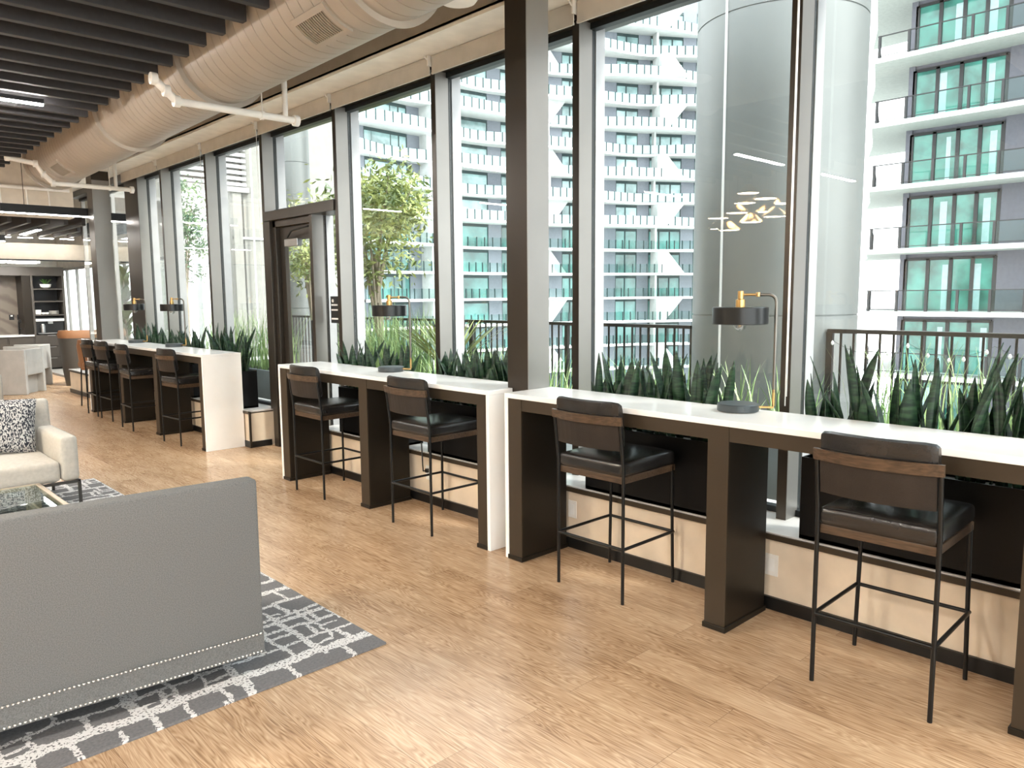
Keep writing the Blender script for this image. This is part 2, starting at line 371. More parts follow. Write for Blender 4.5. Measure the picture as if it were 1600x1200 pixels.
# ================================================================== SETTING
fl = MB().box(-6, 4.1, -4, 24, -.12, 0); fl.box(4.1, 5.6, 15.5, 24, -.12, 0)
struct('floor', fl, FLOOR)
struct('ceiling', MB().box(-6.2, 4.3, -4.2, 24.3, 4.2, 4.4).box(4.3, 5.9, 15.3, 24.3, 4.2, 4.4), CEIL)
struct('wall_left', MB().box(-6.15, -6, -4.2, 24.2, 0, 4.2), M('taupe_wall_paint', (.42, .39, .35), .8))
struct('wall_rear', MB().box(-6, 4.1, -4.15, -4, 0, .5).box(-6, 4.1, -4.15, -4, 3.4, 4.2), WHITEW)
Y0 = 1.935; PIT = 1.5255
MY = [Y0+PIT*k for k in range(-3, 8)]          # mullion near edges
XF, XG = 3.93, 4.072                             # mullion front, glass
# low wall under windows
wl = MB(); wl.box(3.69, 4.25, -4, 6.58, 0, .385); wl.box(3.69, 4.25, 8.12, 15.5, 0, .385)
struct('wall_right', wl, CREAM)
tr = MB()
for a, b in ((-4, 6.58), (8.115, 15.5)): tr.box(3.665, 3.70, a, b, .382, .412)
struct('trim_1', tr, CABB)
sl = MB()
for a, b in ((-4, 6.58), (8.115, 15.5)): sl.box(3.675, 4.28, a, b, .40, .42)
struct('trim_2', sl, SILL, bevel=.002)
bb = MB()
for a, b in ((-4, 6.575), (8.108, 15.5)): bb.box(3.672, 3.692, a, b, 0, .068)
bb.box(3.672, 3.93, 8.106, 8.122, 0, .068)
struct('baseboard_right', bb, BASEB)
# wall end beside the door is dark edged
struct('trim_3', MB().box(3.668, 3.69, 8.100, 8.118, 0, .40), BRONZE)
# head, soffit, bulkhead
struct('trim_4', MB().box(3.90, 4.25, -4, 15.5, 3.46, 3.62), BRONZE)
struct('trim_5', MB().box(3.58, 4.3, -4, 15.5, 3.555, 3.60), SOFFIT)
struct('trim_6', MB().box(3.58, 3.62, -4, 15.5, 3.58, 4.2), TANB)
struct('wall_upper_right', MB().box(3.95, 4.3, -4, 15.5, 3.6, 4.4), CONC)
# mullions
for k, y in enumerate(MY):
    mb = MB()
    if k == 10: y0, y1 = 12.06, 12.64
    else: y0, y1 = y, y+.058
    mb.box(XF, XF+.13, y0, y1, .42, 3.5)
    o = struct('trim_%d' % (7+k), mb, BRONZEL)  # sides painted lighter, as light falls on them; front cap stays bronze
    g = MB().box(XF+.13, XF+.168, y0+.004, y1-.004, .42, 3.5); g.build('gasket', GASKET, o)
    fo = MB().box(XF+.168, XF+.26, y0-.002, y1+.002, .3, 3.6); fo.build('outer_fin', FINOUT, o)
    fr = MB().box(XF-.003, XF, y0+.001, y1-.001, .42, 3.5); fr.build('front_cap', BRONZE, o)
def window(i, y0, y1, z0=.42, z1=3.47):
    w = empty('window_%d' % i, (XG, (y0+y1)/2, z0)); w['kind'] = 'structure'
    def L(mb): mb.v = [(a-XG, b-(y0+y1)/2, c-z0) for a, b, c in mb.v]; return mb
    L(MB().box(XG-.004, XG+.004, y0, y1, z0, z1)).build('glass_pane', GLASS, w)
    fr = MB(); fr.box(XF+.11, XF+.17, y0, y1, z0, z0+.035); fr.box(XF+.11, XF+.17, y0, y1, z1-.05, z1)
    L(fr).build('window_frame', GASKET, w)
n = 1
for k in range(len(MY)-1):
    a = MY[k]+.058; b = MY[k+1]
    if k == len(MY)-2: b = 12.06
    if abs(MY[k]-(Y0+3*PIT)) < .01:
        window(n, a, b, 2.60); n += 1; continue
    window(n, a, b); n += 1
window(n, 12.64, 14.05); n += 1
window(n, 14.12, 15.5); n += 1
struct('trim_18', MB().box(XF, XF+.2, 14.05, 14.12, .42, 3.5), BRONZEL)
# glazed return of the wider far room
def plane_window(i, pts, z0, z1, mat=GLASS, nm=4, th=.03):
    (xa, ya), (xb, yb) = pts
    w = empty('window_%d' % i, ((xa+xb)/2, (ya+yb)/2, z0)); w['kind'] = 'structure'
    ox, oy = (xa+xb)/2, (ya+yb)/2; L_ = hypot(xb-xa, yb-ya); ux, uy = (xb-xa)/L_, (yb-ya)/L_
    def bx(u0, u1, t, h0, h1):
        c = [(ux*u0-uy*t, uy*u0+ux*t), (ux*u1-uy*t, uy*u1+ux*t), (ux*u1+uy*t, uy*u1-ux*t), (ux*u0+uy*t, uy*u0-ux*t)]
        return [(p[0], p[1], h0) for p in c], [(p[0], p[1], h1) for p in c]
    MB().hexa(*bx(-L_/2, L_/2, .004, 0, z1-z0)).build('glass_pane', mat, w)
    f = MB()
    for k in range(nm+1):
        u = -L_/2+L_*k/nm; f.hexa(*bx(u-.03, u+.03, th, 0, z1-z0))
    for h in (0, z1-z0-.06): f.hexa(*bx(-L_/2, L_/2, th*.8, h, h+.06))
    f.build('window_frame', BRONZEL, w)
plane_window(n, ((4.1, 15.5), (5.6, 15.5)), .1, 3.6, nm=3); n += 1
plane_window(n, ((5.6, 15.5), (5.6, 24)), .75, 2.5, nm=9); n += 1
plane_window(n, ((-6, -4.05), (4.1, -4.05)), .5, 3.4, nm=6); n += 1  # unseen rear window, added to let sky light in
struct('wall_far', MB().box(-6, 5.75, 24, 24.15, 0, 4.2), WHITEW)
struct('wall_far_right', MB().box(5.6, 5.75, 15.5, 24, 0, .75).box(5.6, 5.75, 15.5, 24, 2.5, 4.2), WHITEW)
struct('wall_return', MB().box(4.1, 5.75, 15.48, 15.6, 3.6, 4.2), WINGW)

# ---- door
d = empty('door_1', (XF, 7.2, 0)); d['kind'] = 'structure'
def dL(mb): mb.v = [(a-XF, b-7.2, c) for a, b, c in mb.v]; return mb
yL = MY[3+4]                                     # 8.037.. far mullion of the door bay
far = Y0+4*PIT; near = Y0+3*PIT+.058
fr = MB()
fr.box(XF-.02, XF+.22, near, far, 2.50, 2.60)            # transom bar
fr.box(XF-.005, XF+.20, far-.10, far, 0, 2.5)            # far jamb
fr.box(XF+.03, XF+.17, far-.17, far-.10, 0, 2.5)
fr.box(XF, XF+.17, 7.03, 7.085, 0, 2.5)                  # jamb beside the sidelight
fr.box(XF+.03, XF+.17, 7.085, far-.1, 2.43, 2.5)
dL(fr).build('door_frame', BRONZE, d, bevel=.003)
side = MB().box(XF+.002, XF+.13, 7.026, 7.031, 0, 2.5); dL(side).build('lit_jamb_face', BRONZEL, d)  # lit side of the jamb, brightness put into the colour
leaf = MB()
X1, X2 = XF+.08, XF+.125; a0, a1 = 7.09, far-.175
leaf.box(X1, X2, a0, a0+.07, .01, 2.43); leaf.box(X1, X2, a1-.10, a1, .01, 2.43); leaf.box(X1, X2, a0+.07, a1-.1, .01, .26); leaf.box(X1, X2, a0+.07, a1-.1, 2.28, 2.43)
lf = dL(leaf).build('door_leaf', BRONZE, d, bevel=.002)
lf2 = dL(MB().box(X1+.02, X1+.026, a0+.07, a1-.1, .26, 2.28)).build('glass_pane', GLASS, lf)
cl = MB().box(XF+.02, XF+.08, 7.38, 7.66, 2.21, 2.29); dL(cl).build('door_closer', STEEL, lf, bevel=.006)
arm = MB().tube([(XF+.04, 7.62, 2.31), (XF-.02, 7.42, 2.36), (XF+.06, 7.2, 2.40)], .009, 8); dL(arm).build('closer_arm', GASKET, lf)
hd = MB().tube([(X1, a0+.035, 1.45), (X1-.06, a0+.035, 1.43), (X1-.06, a0+.035, .85), (X1, a0+.035, .83)], .013, 10); dL(hd).build('door_handle', GASKET, lf)
sg = MB().box(XG-.005, XG+.004, near, 7.03, .06, 2.5); dL(sg).build('sidelight_pane', GLASS, d)
fo = MB().box(XF+.14, XF+.25, 7.03, 7.08, 0, 2.5); dL(fo).build('outer_fin', FINOUT, d)
sgn = empty('door_sign', (XG-.012, 6.86, 1.41))
tag(sgn, 'small black door notice with white lines on the narrow sidelight', 'sign')
MB().box(0, .005, -.075, .075, 0, .27).build('sign_panel', SIGNB, sgn)
for z in (.035, .125, .175): MB().box(-.003, 0, -.06, .06, z, z+.016).build('sign_line', SIGNW, sgn)
MB().lathe([(.018, 0), (.018, .003)], (-.003, .03, .225), 14, 'x').build('sign_disc', SIGNW, sgn)

# ---- columns
c = MB().box(3.46, 3.655, 3.485, 3.675, 0, 4.2); col1 = struct('trim_30', c, BRONZE, bevel=.003)
MB().box(3.46, 3.655, 3.479, 3.484, 0, 4.2).build('lit_column_side', BRONZEL, col1)  # light on the column's side painted as a paler sheet
c = MB().box(3.46, 3.70, 12.58, 12.84, 0, 4.2); col2 = struct('trim_31', c, BRONZE, bevel=.003)
MB().box(3.462, 3.70, 12.574, 12.579, 0, 3.42).build('lit_column_side', BRONZEL, col2)  # same paler sheet for the lit side of the far column

# ---- far ceiling beam and bulkhead
struct('trim_32', MB().box(-6, 3.57, 14, 14.3, 2.98, 4.2), CEIL)
struct('trim_33', MB().box(-6, 5.6, 17.6, 17.75, 2.46, 2.78), CEIL)
struct('trim_34', MB().box(-6, 5.6, 17.58, 17.60, 2.44, 2.465), BLACK)

# ================================================================== CEILING THINGS
# roller shades
for k in range(len(MY)-1):
    a, b = MY[k]+.0, MY[k+1]-.03
    r = empty('roller_shade', (3.875, (a+b)/2, 3.42))
    h = (b-a)/2
    MB().box(-.002, .004, -h, h, 0, .13).build('shade_fabric', SHADEF, r)
    MB().box(-.006, .008, -h, h, -.008, .006).build('hem_bar', SHADEF, r)
    MB().lathe([(.028, -h), (.028, h)], (.025, 0, .105), 14, 'y').build('roller_tube', SHADEF, r)
    br = MB().box(-.03, .05, -h-.018, -h-.006, .055, .135); br.tube([(-.03, -h-.012, .10), (-.06, -h-.012, .12)], .006, 6); br.build('bracket', PIPE, r)
    pos = {3: 'second window to the right of the column', 4: 'window left of the column', 5: 'second window left of the column', 6: 'window above the glass door', 7: 'first window beyond the door', 8: 'second window beyond the door', 9: 'farthest tall window beyond the door'}
    nm = {2: 'rolled-up cream roller shade above the rightmost window', 3: 'rolled-up cream roller shade above the window right of the near column', 4: 'rolled-up cream roller shade above the window the near column stands before', 5: 'rolled-up cream roller shade above the window with the leafy tree', 6: 'rolled-up cream roller shade above the glass door', 7: 'rolled-up cream roller shade above the first window beyond the door', 8: 'rolled-up cream roller shade above the second window beyond the door', 9: 'rolled-up cream roller shade above the last window beyond the door'}
    tag(r, nm.get(k, 'rolled-up cream roller shade outside the picture, %s window right of the edge' % ['second', 'first'][min(k, 1)]), 'roller shade', 'roller shades above the windows')
    if k in (3, 7, 8):
        ch = MB().tube([(-.01, -h-.012, .08), (-.01, -h-.012, -2.3)], .0025, 5); ch.build('bead_chain', CHAIN, r)
    if k == 2:
        MB().tube([(-.02, h+.02, .08), (-.02, h+.02, -2.35)], .003, 5).build('bead_chain', CHAIN, r)

# ceiling baffles (near)
for k in range(-9, 25):
    y = 4.664+.3045*k
    if k == 8: continue
    o = MB().box(-4.6, 0, 0, .055, 0, .22).build('ceiling_baffle', SLAT, loc=(2.22, y, 3.356), bevel=.003)
    ORD = ['', 'next', 'second', 'third', 'fourth', 'fifth', 'sixth', 'seventh', 'eighth', 'ninth', 'tenth', 'eleventh', 'twelfth', 'thirteenth', 'fourteenth', 'fifteenth', 'sixteenth', 'seventeenth']
    tag(o, 'charcoal ceiling baffle, %s one %s from the lit strip light' % (ORD[abs(k-8)], 'farther' if k > 8 else 'nearer'), 'ceiling baffle', 'charcoal baffles of the near ceiling')
y = 4.664+.3045*8
o = MB().box(-4.6, 0, 0, .055, 0, .22).build('ceiling_baffle', SLAT, loc=(2.22, y, 3.356), bevel=.003)
tag(o, 'charcoal felt baffle just in front of the lit strip lamp in the near ceiling', 'ceiling baffle', 'charcoal baffles of the near ceiling')
def lin(name, loc, L, axis='x', label='', w=.045, h=.05):
    LED = LEDF if loc[1] > 12.6 else globals()['LED']
    r = empty(name, loc)
    if axis == 'x': MB().box(0, L, -w/2, w/2, .012, h).build('housing', BLACK, r, bevel=.002); MB().box(.004, L-.004, -w/2+.003, w/2-.003, 0, .0115).build('diffuser', LED, r)
    else: MB().box(-w/2, w/2, 0, L, .012, h).build('housing', BLACK, r, bevel=.002); MB().box(-w/2+.003, w/2-.003, .004, L-.004, 0, .0115).build('diffuser', LED, r)
    tag(r, label, 'ceiling light'); return r
lin('linear_light', (.6, 7.63, 3.315), 1.17, 'x', 'lit white strip light under the near charcoal ceiling baffles', .05)
for (x, y) in ((-3.2, 7.63), (-1.4, 4.9), (-3.6, 4.9), (-1.5, 1.9), (-3.6, 1.9), (-2.2, 10.4), (-.8, 12.5), (-1.5, -1)):  # unseen strips added to fill the room with light
    q = lin('linear_light', (x, y, 3.315), 1.17, 'x', 'unseen white strip light added in the ceiling to brighten the room', .06)
    q['group'] = 'unseen strip lights added outside the frame'
q = lin('linear_light', (2.35, 12.9, 2.90), 1.35, 'x', 'lit strip light in black housing hanging left of the far column', .06, .13)
for xx in (.3, 1.2): MB().tube([(xx, 0, .13), (xx, 0, 1.3)], .004, 6).build('suspension_wire', TUBE, q)
q = lin('linear_light', (3.74, 12.95, 2.86), .4, 'x', 'short lit strip light in black housing right of the far column', .06, .13)
MB().tube([(.33, 0, .13), (.33, 0, .7)], .004, 6).build('suspension_wire', PIPE, q)
q = lin('linear_light', (1.2, 14.9, 2.62), 1.55, 'x', 'lit strip light in black housing under the far baffles at left edge', .06, .11)
for xx in (.2, 1.3): MB().tube([(xx, 0, .11), (xx, 0, 1.2)], .004, 6).build('suspension_wire', TUBE, q)
lin('linear_light', (3.22, 14.75, 2.82), 1.3, 'y', 'lit strip light fixed along a far dark brown baffle', .07)
# far baffles run away from the camera
for k in range(11):
    x = 2.2+.265*k
    if x > 5.3: break
    if x > 3.55: y0 = 15.7 if x > 3.9 else 14.35
    else: y0 = 14.35
    o = MB().box(-.03, .03, 0, 3.1 - (y0-14.35), 0, .20).build('ceiling_baffle', FSLAT, loc=(x, y0, 2.90), bevel=.002)
    tag(o, 'dark brown baffle of the far ceiling, %s from the left' % ['first', 'second', 'third', 'fourth', 'fifth', 'sixth', 'seventh', 'eighth', 'ninth', 'tenth', 'eleventh'][k], 'ceiling baffle', 'dark brown baffles of the far ceiling')
for k in range(6):
    o = MB().box(-.12, .12, 0, .04, 0, .012).build('ceiling_light', LEDF, loc=(2.45+.36*k, 17.3, 2.86))
    tag(o, 'tiny lit panel behind the dark brown baffles, %s from the left' % ['first', 'second', 'third', 'fourth', 'fifth', 'last'][k], 'ceiling light', 'tiny lit panels behind the far baffles')
for k in range(2):
    o = empty('ceiling_light', (3.02+.60*k, 19.3, 2.46))
    MB().box(0, .5, -.25, .25, 0, .03).build('diffuser', LEDF, o); MB().box(-.02, .52, -.27, .27, .03, .06).build('housing', WHITEC, o)
    tag(o, ['lit square ceiling panel at the left picture edge above the pantry', 'lit square ceiling panel just above the tall pantry cabinet'][k], 'ceiling light', 'lit panels above the pantry')

# ---- duct
DX, DZ, DR = 2.73, 3.50, .335
du = empty('air_duct', (2.579, 5, DZ), radians(-1.9)); tag(du, 'large round beige spiral air duct running along the window side', 'air duct')
prof = [(DR-.02, -7)]; y = -7.0
while y < 6.85:
    prof += [(DR, y), (DR, y+.112), (DR-.006, y+.1135), (DR-.006, y+.118)]; y += .1195
prof += [(DR, 6.95)]
MB().lathe(prof, (0, 0, 0), 72, 'y').build('duct_pipe', DUCT, du)
for yy in (.95, 3.25, 6.75, -1.4, -3.6):
    MB().lathe([(DR-.01, yy-.022), (DR+.036, yy-.022), (DR+.036, yy-.004), (DR+.012, yy-.002), (DR+.012, yy+.035), (DR-.01, yy+.035)], (0, 0, 0), 72, 'y').build('flange', DUCT, du)
def vent(y0, y1, a0, a1):
    v = MB(); R1 = DR+.016
    def pt(a, yy, r): return (r*cos(radians(a)), yy, r*sin(radians(a)))
    N = 14; m = 3
    A = [a0+(a1-a0)*k/N for k in range(N+1)]
    fy, fa = .035, 6
    def patch(aa0, aa1, ya, yb, r, mb):
        AA = [aa0+(aa1-aa0)*k/10 for k in range(11)]
        mb.grid([[pt(a, ya, r) for a in AA], [pt(a, yb, r) for a in AA]], sm=True)
        mb.grid([[pt(a, ya, DR-.01) for a in AA], [pt(a, ya, r) for a in AA]], sm=False)
        mb.grid([[pt(a, yb, r) for a in AA], [pt(a, yb, DR-.01) for a in AA]], sm=False)
        for q in (aa0, aa1): mb.face([pt(q, ya, DR-.01), pt(q, yb, DR-.01), pt(q, yb, r), pt(q, ya, r)])
    patch(a0-fa, a1+fa, y0-fy, y0, R1, v); patch(a0-fa, a1+fa, y1, y1+fy, R1, v)
    patch(a0-fa, a0, y0, y1, R1, v); patch(a1, a1+fa, y0, y1, R1, v)
    o = v.build('vent_frame', DUCT, du)
    b = MB(); patch(a0, a1, y0, y1, DR+.003, b); b.build('vent_recess', GRILLED, o)
    g = MB(); NB = 14
    for k in range(NB):
        yy = y0+(y1-y0)*(k+.5)/NB
        patch(a0, a1, yy-.006, yy+.004, DR+.013, g)
    g.build('vent_louvre', GRILLE, o)
vent(-1.10, -.77, -133, -108); vent(5.32, 5.72, -138, -111)
hg = MB()
for yy in (-1.4, .99, 3.28): hg.tube([(-.3, yy, .15), (-.3, yy, .7)], .006, 6); hg.tube([(.3, yy, .15), (.3, yy, .7)], .006, 6)
hg.build('hanger_rod', PIPE, du)

# ---- sprinkler pipes
def pipe(name, y, pts, endx, vx, lab):
    r = empty(name, (pts[0][0], y, pts[0][1]))
    ox, oz = pts[0]
    P = [(p[0]-ox, 0, p[1]-oz) for p in pts]
    MB().tube([P[-1], (endx-ox, 0, P[-1][2])], .028, 14).build('pipe_run', PIPE, r)
    MB().tube(P, .030, 14).build('elbow_run', PIPE, r)
    for p in P[::1]:
        MB().lathe([(.030, -.025), (.043, -.022), (.043, .022), (.030, .025)], p, 14, 'x').build('coupling', PIPE, r)
    e = (endx-ox, 0, P[-1][2]); MB().lathe([(.03, -.03), (.045, -.028), (.045, .012), (.02, .022)], e, 14, 'x').build('end_cap', PIPE, r)
    for vv, rr, nm in ((vx[0], .005, 'hanger_rod'), (vx[1], .022, 'riser')):
        MB().tube([(vv-ox, 0, P[-1][2]), (vv-ox, 0, 4.2-oz)], rr, 10).build(nm, PIPE, r)
    MB().lathe([(.033, -.012), (.036, -.012), (.036, .012), (.033, .012)], (vx[0]-ox, 0, P[-1][2]), 14, 'x').build('pipe_clamp', PIPE, r)
    tag(r, lab, 'sprinkler pipe')
pipe('sprinkler_pipe', 5.9, [(2.08, 3.245), (2.165, 3.175), (2.235, 3.113)], 3.20, (2.90, 3.10), 'white sprinkler pipe crossing under the near part of the round duct')
pipe('sprinkler_pipe', 10.9, [(2.10, 3.36), (2.39, 3.32), (2.47, 3.2), (2.57, 3.10)], 3.49, (3.215, 3.29), 'white sprinkler pipe crossing before the far column')
o = MB().tube([(-4, 13.93, 3.40), (3.5, 13.93, 3.40)], .03, 10)
for x in (1.6, 2.55, 2.9, 3.2): o.tube([(x, 13.93, 3.4), (x+.02, 13.95, 2.98)], .012, 6)
tag(o.build('conduit_pipe', PIPE, org=(2, 13.93, 3.4)), 'thin beige conduit with drops along the far ceiling beam', 'pipe')
o = MB().lathe([(.0, 0), (.10, .0), (.115, .02), (.10, .03), (.0, .03)], (2.875, 3.43, 3.30), 24)
tag(o.build('smoke_detector', PIPE, org=(2.875, 3.43, 3.30)), 'round white detector disc beside the duct at the top picture edge', 'detector')

# ---- pendants elsewhere in the room (seen mirrored in the window glass)
for i, (px_, py_, pz_) in enumerate(((-2.2, 5.83, 3.12), (-2.5, 6.05, 3.02), (-2.0, 5.45, 2.99), (-2.2, 5.25, 2.92), (-2.4, 5.62, 2.85), (-2.1, 5.95, 2.84), (-2.5, 6.5, 2.83), (-1.9, 5.25, 2.72), (-2.2, 5.78, 2.70), (-2.3, 6.36, 2.65), (-2.1, 6.08, 2.60))):
    p = empty('pendant_lamp', (px_, py_, pz_))
    MB().lathe([(.02, .14), (.05, .13), (.16, .03), (.175, 0), (.165, 0), (.15, .025), (.04, .12), (.02, .13)], (0, 0, 0), 24).build('lamp_shade', BRASS, p)
    MB().lathe([(.0, .008), (.15, .008), (.15, .012), (0, .012)], (0, 0, 0), 24).build('diffuser', PEND, p)
    MB().tube([(0, 0, .14), (0, 0, 4.2-pz_)], .003, 5).build('cord', TUBE, p)
    tag(p, 'lit dome pendant lamp seen only as a reflection in the glass', 'pendant lamp', 'pendant lamps reflected in the window')

# ================================================================== COUNTERS
def counter(y0, y1, mids, label, notch=None, far_end=True):
    r = empty('bar_counter', (3.24, y0, 0)); X0 = 3.24
    Ln = y1-y0
    t = MB()
    if notch:
        n0 = notch-y0
        poly = [(0, -0), (.213, 0), (.213, n0), (.435, n0), (.435, Ln), (0, Ln)]
        t.prism(poly, 1.035, 1.065)
    else: t.box(0, .435, 0, Ln, 1.035, 1.065)
    t.build('countertop', QUARTZ, r, bevel=.0025)
    w0 = .213 if notch else .435
    MB().box(0, w0, 0, .03, 0, 1.035).build('end_panel', QUARTZ, r, bevel=.002)
    MB().box(0, .435, Ln-.03, Ln, 0, 1.035).build('end_panel', QUARTZ, r, bevel=.002)
    def ped(a, b, xw=.42, nm='pedestal'):
        p = MB().box(.012, xw, a, b, .0, 1.035).build(nm, CAB, r, bevel=.002)
        MB().box(.004, .012, a, b, 0, 1.035).build('edge_facing', CABB, p)
        MB().box(-.004, xw+.006, a-.008, b+.008, 0, .028).build('plinth', CAB, p, bevel=.002)
    ped(.036, .125, .205 if notch else .42); ped(Ln-.145, -.032+Ln)
    for m_ in mids: ped(m_-y0-.057, m_-y0+.057, .40)
    stops = [.125]+[v for m_ in mids for v in (m_-y0-.057, m_-y0+.057)]+[Ln-.145]
    ap = MB()
    for a, b in zip(stops[::2], stops[1::2]):
        ap.box(.008, .03, a, b, .962, 1.034)
    ap.build('apron', CABB, r)
    ub = MB()
    for a, b in zip(stops[::2], stops[1::2]):
        if b-a > .6: ub.box(.16, .30, a+(b-a)*.35, a+(b-a)*.6, .955, 1.034)
    ub.build('wire_box', BLACK, r)
    tag(r, label, 'counter'); return r
counter(.55, 3.474, [1.955], 'white quartz bar counter nearest the camera, right of the column')
counter(3.62, 6.505, [5.11], 'white quartz bar counter in the middle, left of the column', notch=3.68)
counter(8.25, 12.575, [9.745, 11.06], 'long white quartz bar counter beyond the door with four stools')

# ================================================================== BAR STOOLS  (local: x toward the window, y along the counter)
def make_stool():
    r = empty('bar_stool')
    W2, Dp = .235, .47
    def back(y): return [(0, y, 0), (0, y, .74), (-.012, y, .84), (-.035, y, 1.03)]
    for s in (-1, 1):
        MB().tube(back(s*W2), .0095, 10).build('rear_leg', TUBE, r)
        MB().tube([(Dp, s*W2, 0), (Dp-.006, s*(W2-.014), .69)], .0095, 10).build('front_leg', TUBE, r)
    fr = MB(); z = .305
    fr.tube([(0, -W2, z), (0, W2, z)], .009, 10); fr.tube([(Dp, -W2, z), (Dp, W2, z)], .009, 10)
    for s in (-1, 1): fr.tube([(0, s*W2, z), (Dp, s*W2, z)], .009, 10)
    fr.build('footrest', TUBE, r)
    MB().box(.008, Dp+.016, -W2+.006, W2-.006, .662, .700).build('seat_frame', STWOOD, r, bevel=.003)
    st = MB().rbox((.245, 0, .738), (.250, .232, .040), .022, .012).build('seat', LEATHER, r)
    # seam on the seat
    MB().tube([(.0, -.226, .745), (.49, -.226, .745)], .0025, 6).build('piping', LEATHER, st)
    # backrest: curved sheet panel with thick cushion in front
    N = 10
    def arc(yy): return -.045*(1-(yy/.24)**2)           # bows backwards in the middle
    def lean(z): return -.012-(z-.84)*.125
    def slab(z0, z1, y1, t0, t1, mat, nm, rnd=.0, par=None):
        rows = []
        ys = [-y1+2*y1*k/N for k in range(N+1)]
        if rnd: ys = [-y1, -y1*.985, -y1*.955]+ys[1:-1]+[y1*.955, y1*.985, y1]
        zz = [z0, z0+rnd, z1-rnd, z1] if rnd else [z0, z1]
        rings = []
        for yy in ys:
            c = arc(yy); ring = []
            if rnd:
                pts = []
                for kk in range(12):
                    a = 2*pi*kk/12
                    cz_ = (z0+z1)/2; hz_ = (z1-z0)/2; ht = (t1-t0)/2
                    sx = abs(cos(a))**.55*(1 if cos(a) > 0 else -1); sz = abs(sin(a))**.4*(1 if sin(a) > 0 else -1)
                    edge = 1-.10*max(0, (abs(yy)/y1-.93)/.07)
                    zc = cz_+hz_*sz*edge
                    pts.append((c+lean(zc)+(t0+t1)/2+ht*sx*edge, yy, zc))
                ring = pts
            else:
                ring = [(c+lean(z0)+t0, yy, z0), (c+lean(z0)+t1, yy, z0), (c+lean(z1)+t1, yy, z1), (c+lean(z1)+t0, yy, z1)]
            rings.append(ring)
        return MB().grid(rings, True, bool(rnd), True, True).build(nm, mat, par or r)
    b = slab(.845, 1.0, .222, .004, .016, LEATHERB, 'backrest', par=r)
    slab(.848, 1.108, .222, .012, .055, LEATHER, 'back_cushion', .02, r)
    slab(.985, 1.032, .247, -.012, .004, STWOOD, 'back_rail', par=r)
    return r
proto = make_stool()
spots = [(3.105, 1.150, 'dark leather bar stool at the right end of the near counter, closest to the camera'),
         (3.165, 2.705, 'dark leather bar stool at the near counter, right beside the column'),
         (3.165, 4.385, 'dark leather bar stool at the middle counter, in its right-hand bay'),
         (3.130, 5.790, 'dark leather bar stool at the middle counter, in its left-hand bay next to the door'),
         (3.150, 9.020, 'dark leather bar stool at the far counter, nearest its white end panel'),
         (3.110, 10.465, 'dark leather bar stool second from the white end panel of the far counter'),
         (3.160, 11.505, 'dark leather bar stool third from the white end panel of the far counter'),
         (3.155, 12.145, 'dark leather bar stool at the far left end of the far counter')]
for i, (x, y, lab) in enumerate(spots):
    s_ = proto if i == 0 else copy_tree(proto)
    s_.location = (x, y, 0); s_.rotation_euler = (0, 0, (0.02, 0, .0, 0, .05, -.03, .02, .0)[i]); tag(s_, lab, 'bar stool', 'bar stools at the window counters')

# ================================================================== LAMPS
def make_lamp():
    r = empty('table_lamp')
    dx, dy = .53, -.848
    MB().lathe([(0, 0), (.100, 0), (.105, .004), (.105, .036), (.101, .040), (0, .040)], (0, 0, 0), 40).build('base', DISC, r)
    A = Vector((dx*.175, dy*.175, 0))
    MB().tube([(dx*.09, dy*.09, .022), (A.x, A.y, .022), (A.x, A.y, .05)], .006, 10).build('base_rod', BRASS, r)
    MB().tube([(A.x, A.y, .03), (A.x, A.y, .115)], .0085, 12).build('lower_collar', BRASS, r)
    pts = [(A.x, A.y, .10), (A.x, A.y, .56)]
    for k in range(1, 9):
        a = pi/2*k/8; q = .175-.04*(1-cos(a)); pts.append((dx*q, dy*q, .56+.04*sin(a)))
    pts.append((dx*.075, dy*.075, .60))
    MB().tube(pts, .0085, 12).build('pole', POLE, r)
    ar = MB().tube([(dx*.08, dy*.08, .60), (0, 0, .60)], .0065, 12); ar.lathe([(.007, -.012), (.0115, -.01), (.0115, .01), (.007, .012)], (dx*.085, dy*.085, .60), 12)
    ar.build('arm', BRASS, r)
    MB().lathe([(0, .535), (.024, .535), (.024, .575), (.015, .578), (.015, .618), (0, .62)], (0, 0, 0), 24).build('socket', BRASS, r)
    sh = MB().lathe([(.0, .537), (.136, .537), (.139, .534), (.139, .453), (.136, .450), (.134, .453), (.134, .53), (.0, .53)], (0, 0, 0), 48).build('lamp_shade', SHADEB, r)
    MB().lathe([(.0, .531), (.1335, .531), (.1335, .529), (0, .529)], (0, 0, 0), 40).build('shade_lining', SHADEI, sh)
    MB().lathe([(.012, .50), (.018, .485), (.030, .465), (.033, .448), (.028, .428), (.014, .415), (.002, .412)], (0, 0, 0), 24).build('bulb', BULB, r)
    MB().tube([(-.008, 0, .50), (-.008, 0, .45), (0, 0, .438), (.008, 0, .45), (.008, 0, .50)], .0012, 5).build('filament', BRASS, r)
    return r
lp = make_lamp()
for i, (x, y, lab) in enumerate(((3.56, 2.035, 'charcoal drum desk lamp on the near counter, its shade hanging from a curved pole'),
                                 (3.56, 5.17, 'charcoal drum desk lamp on the middle counter'),
                                 (3.56, 9.93, 'charcoal drum desk lamp on the far counter, the one nearer the door'),
                                 (3.54, 11.28, 'charcoal drum desk lamp on the far counter, the one nearer the far column'))):
    l = lp if i == 0 else copy_tree(lp)
    l.location = (x, y, 1.0655); tag(l, lab, 'lamp', 'desk lamps on the window counters')
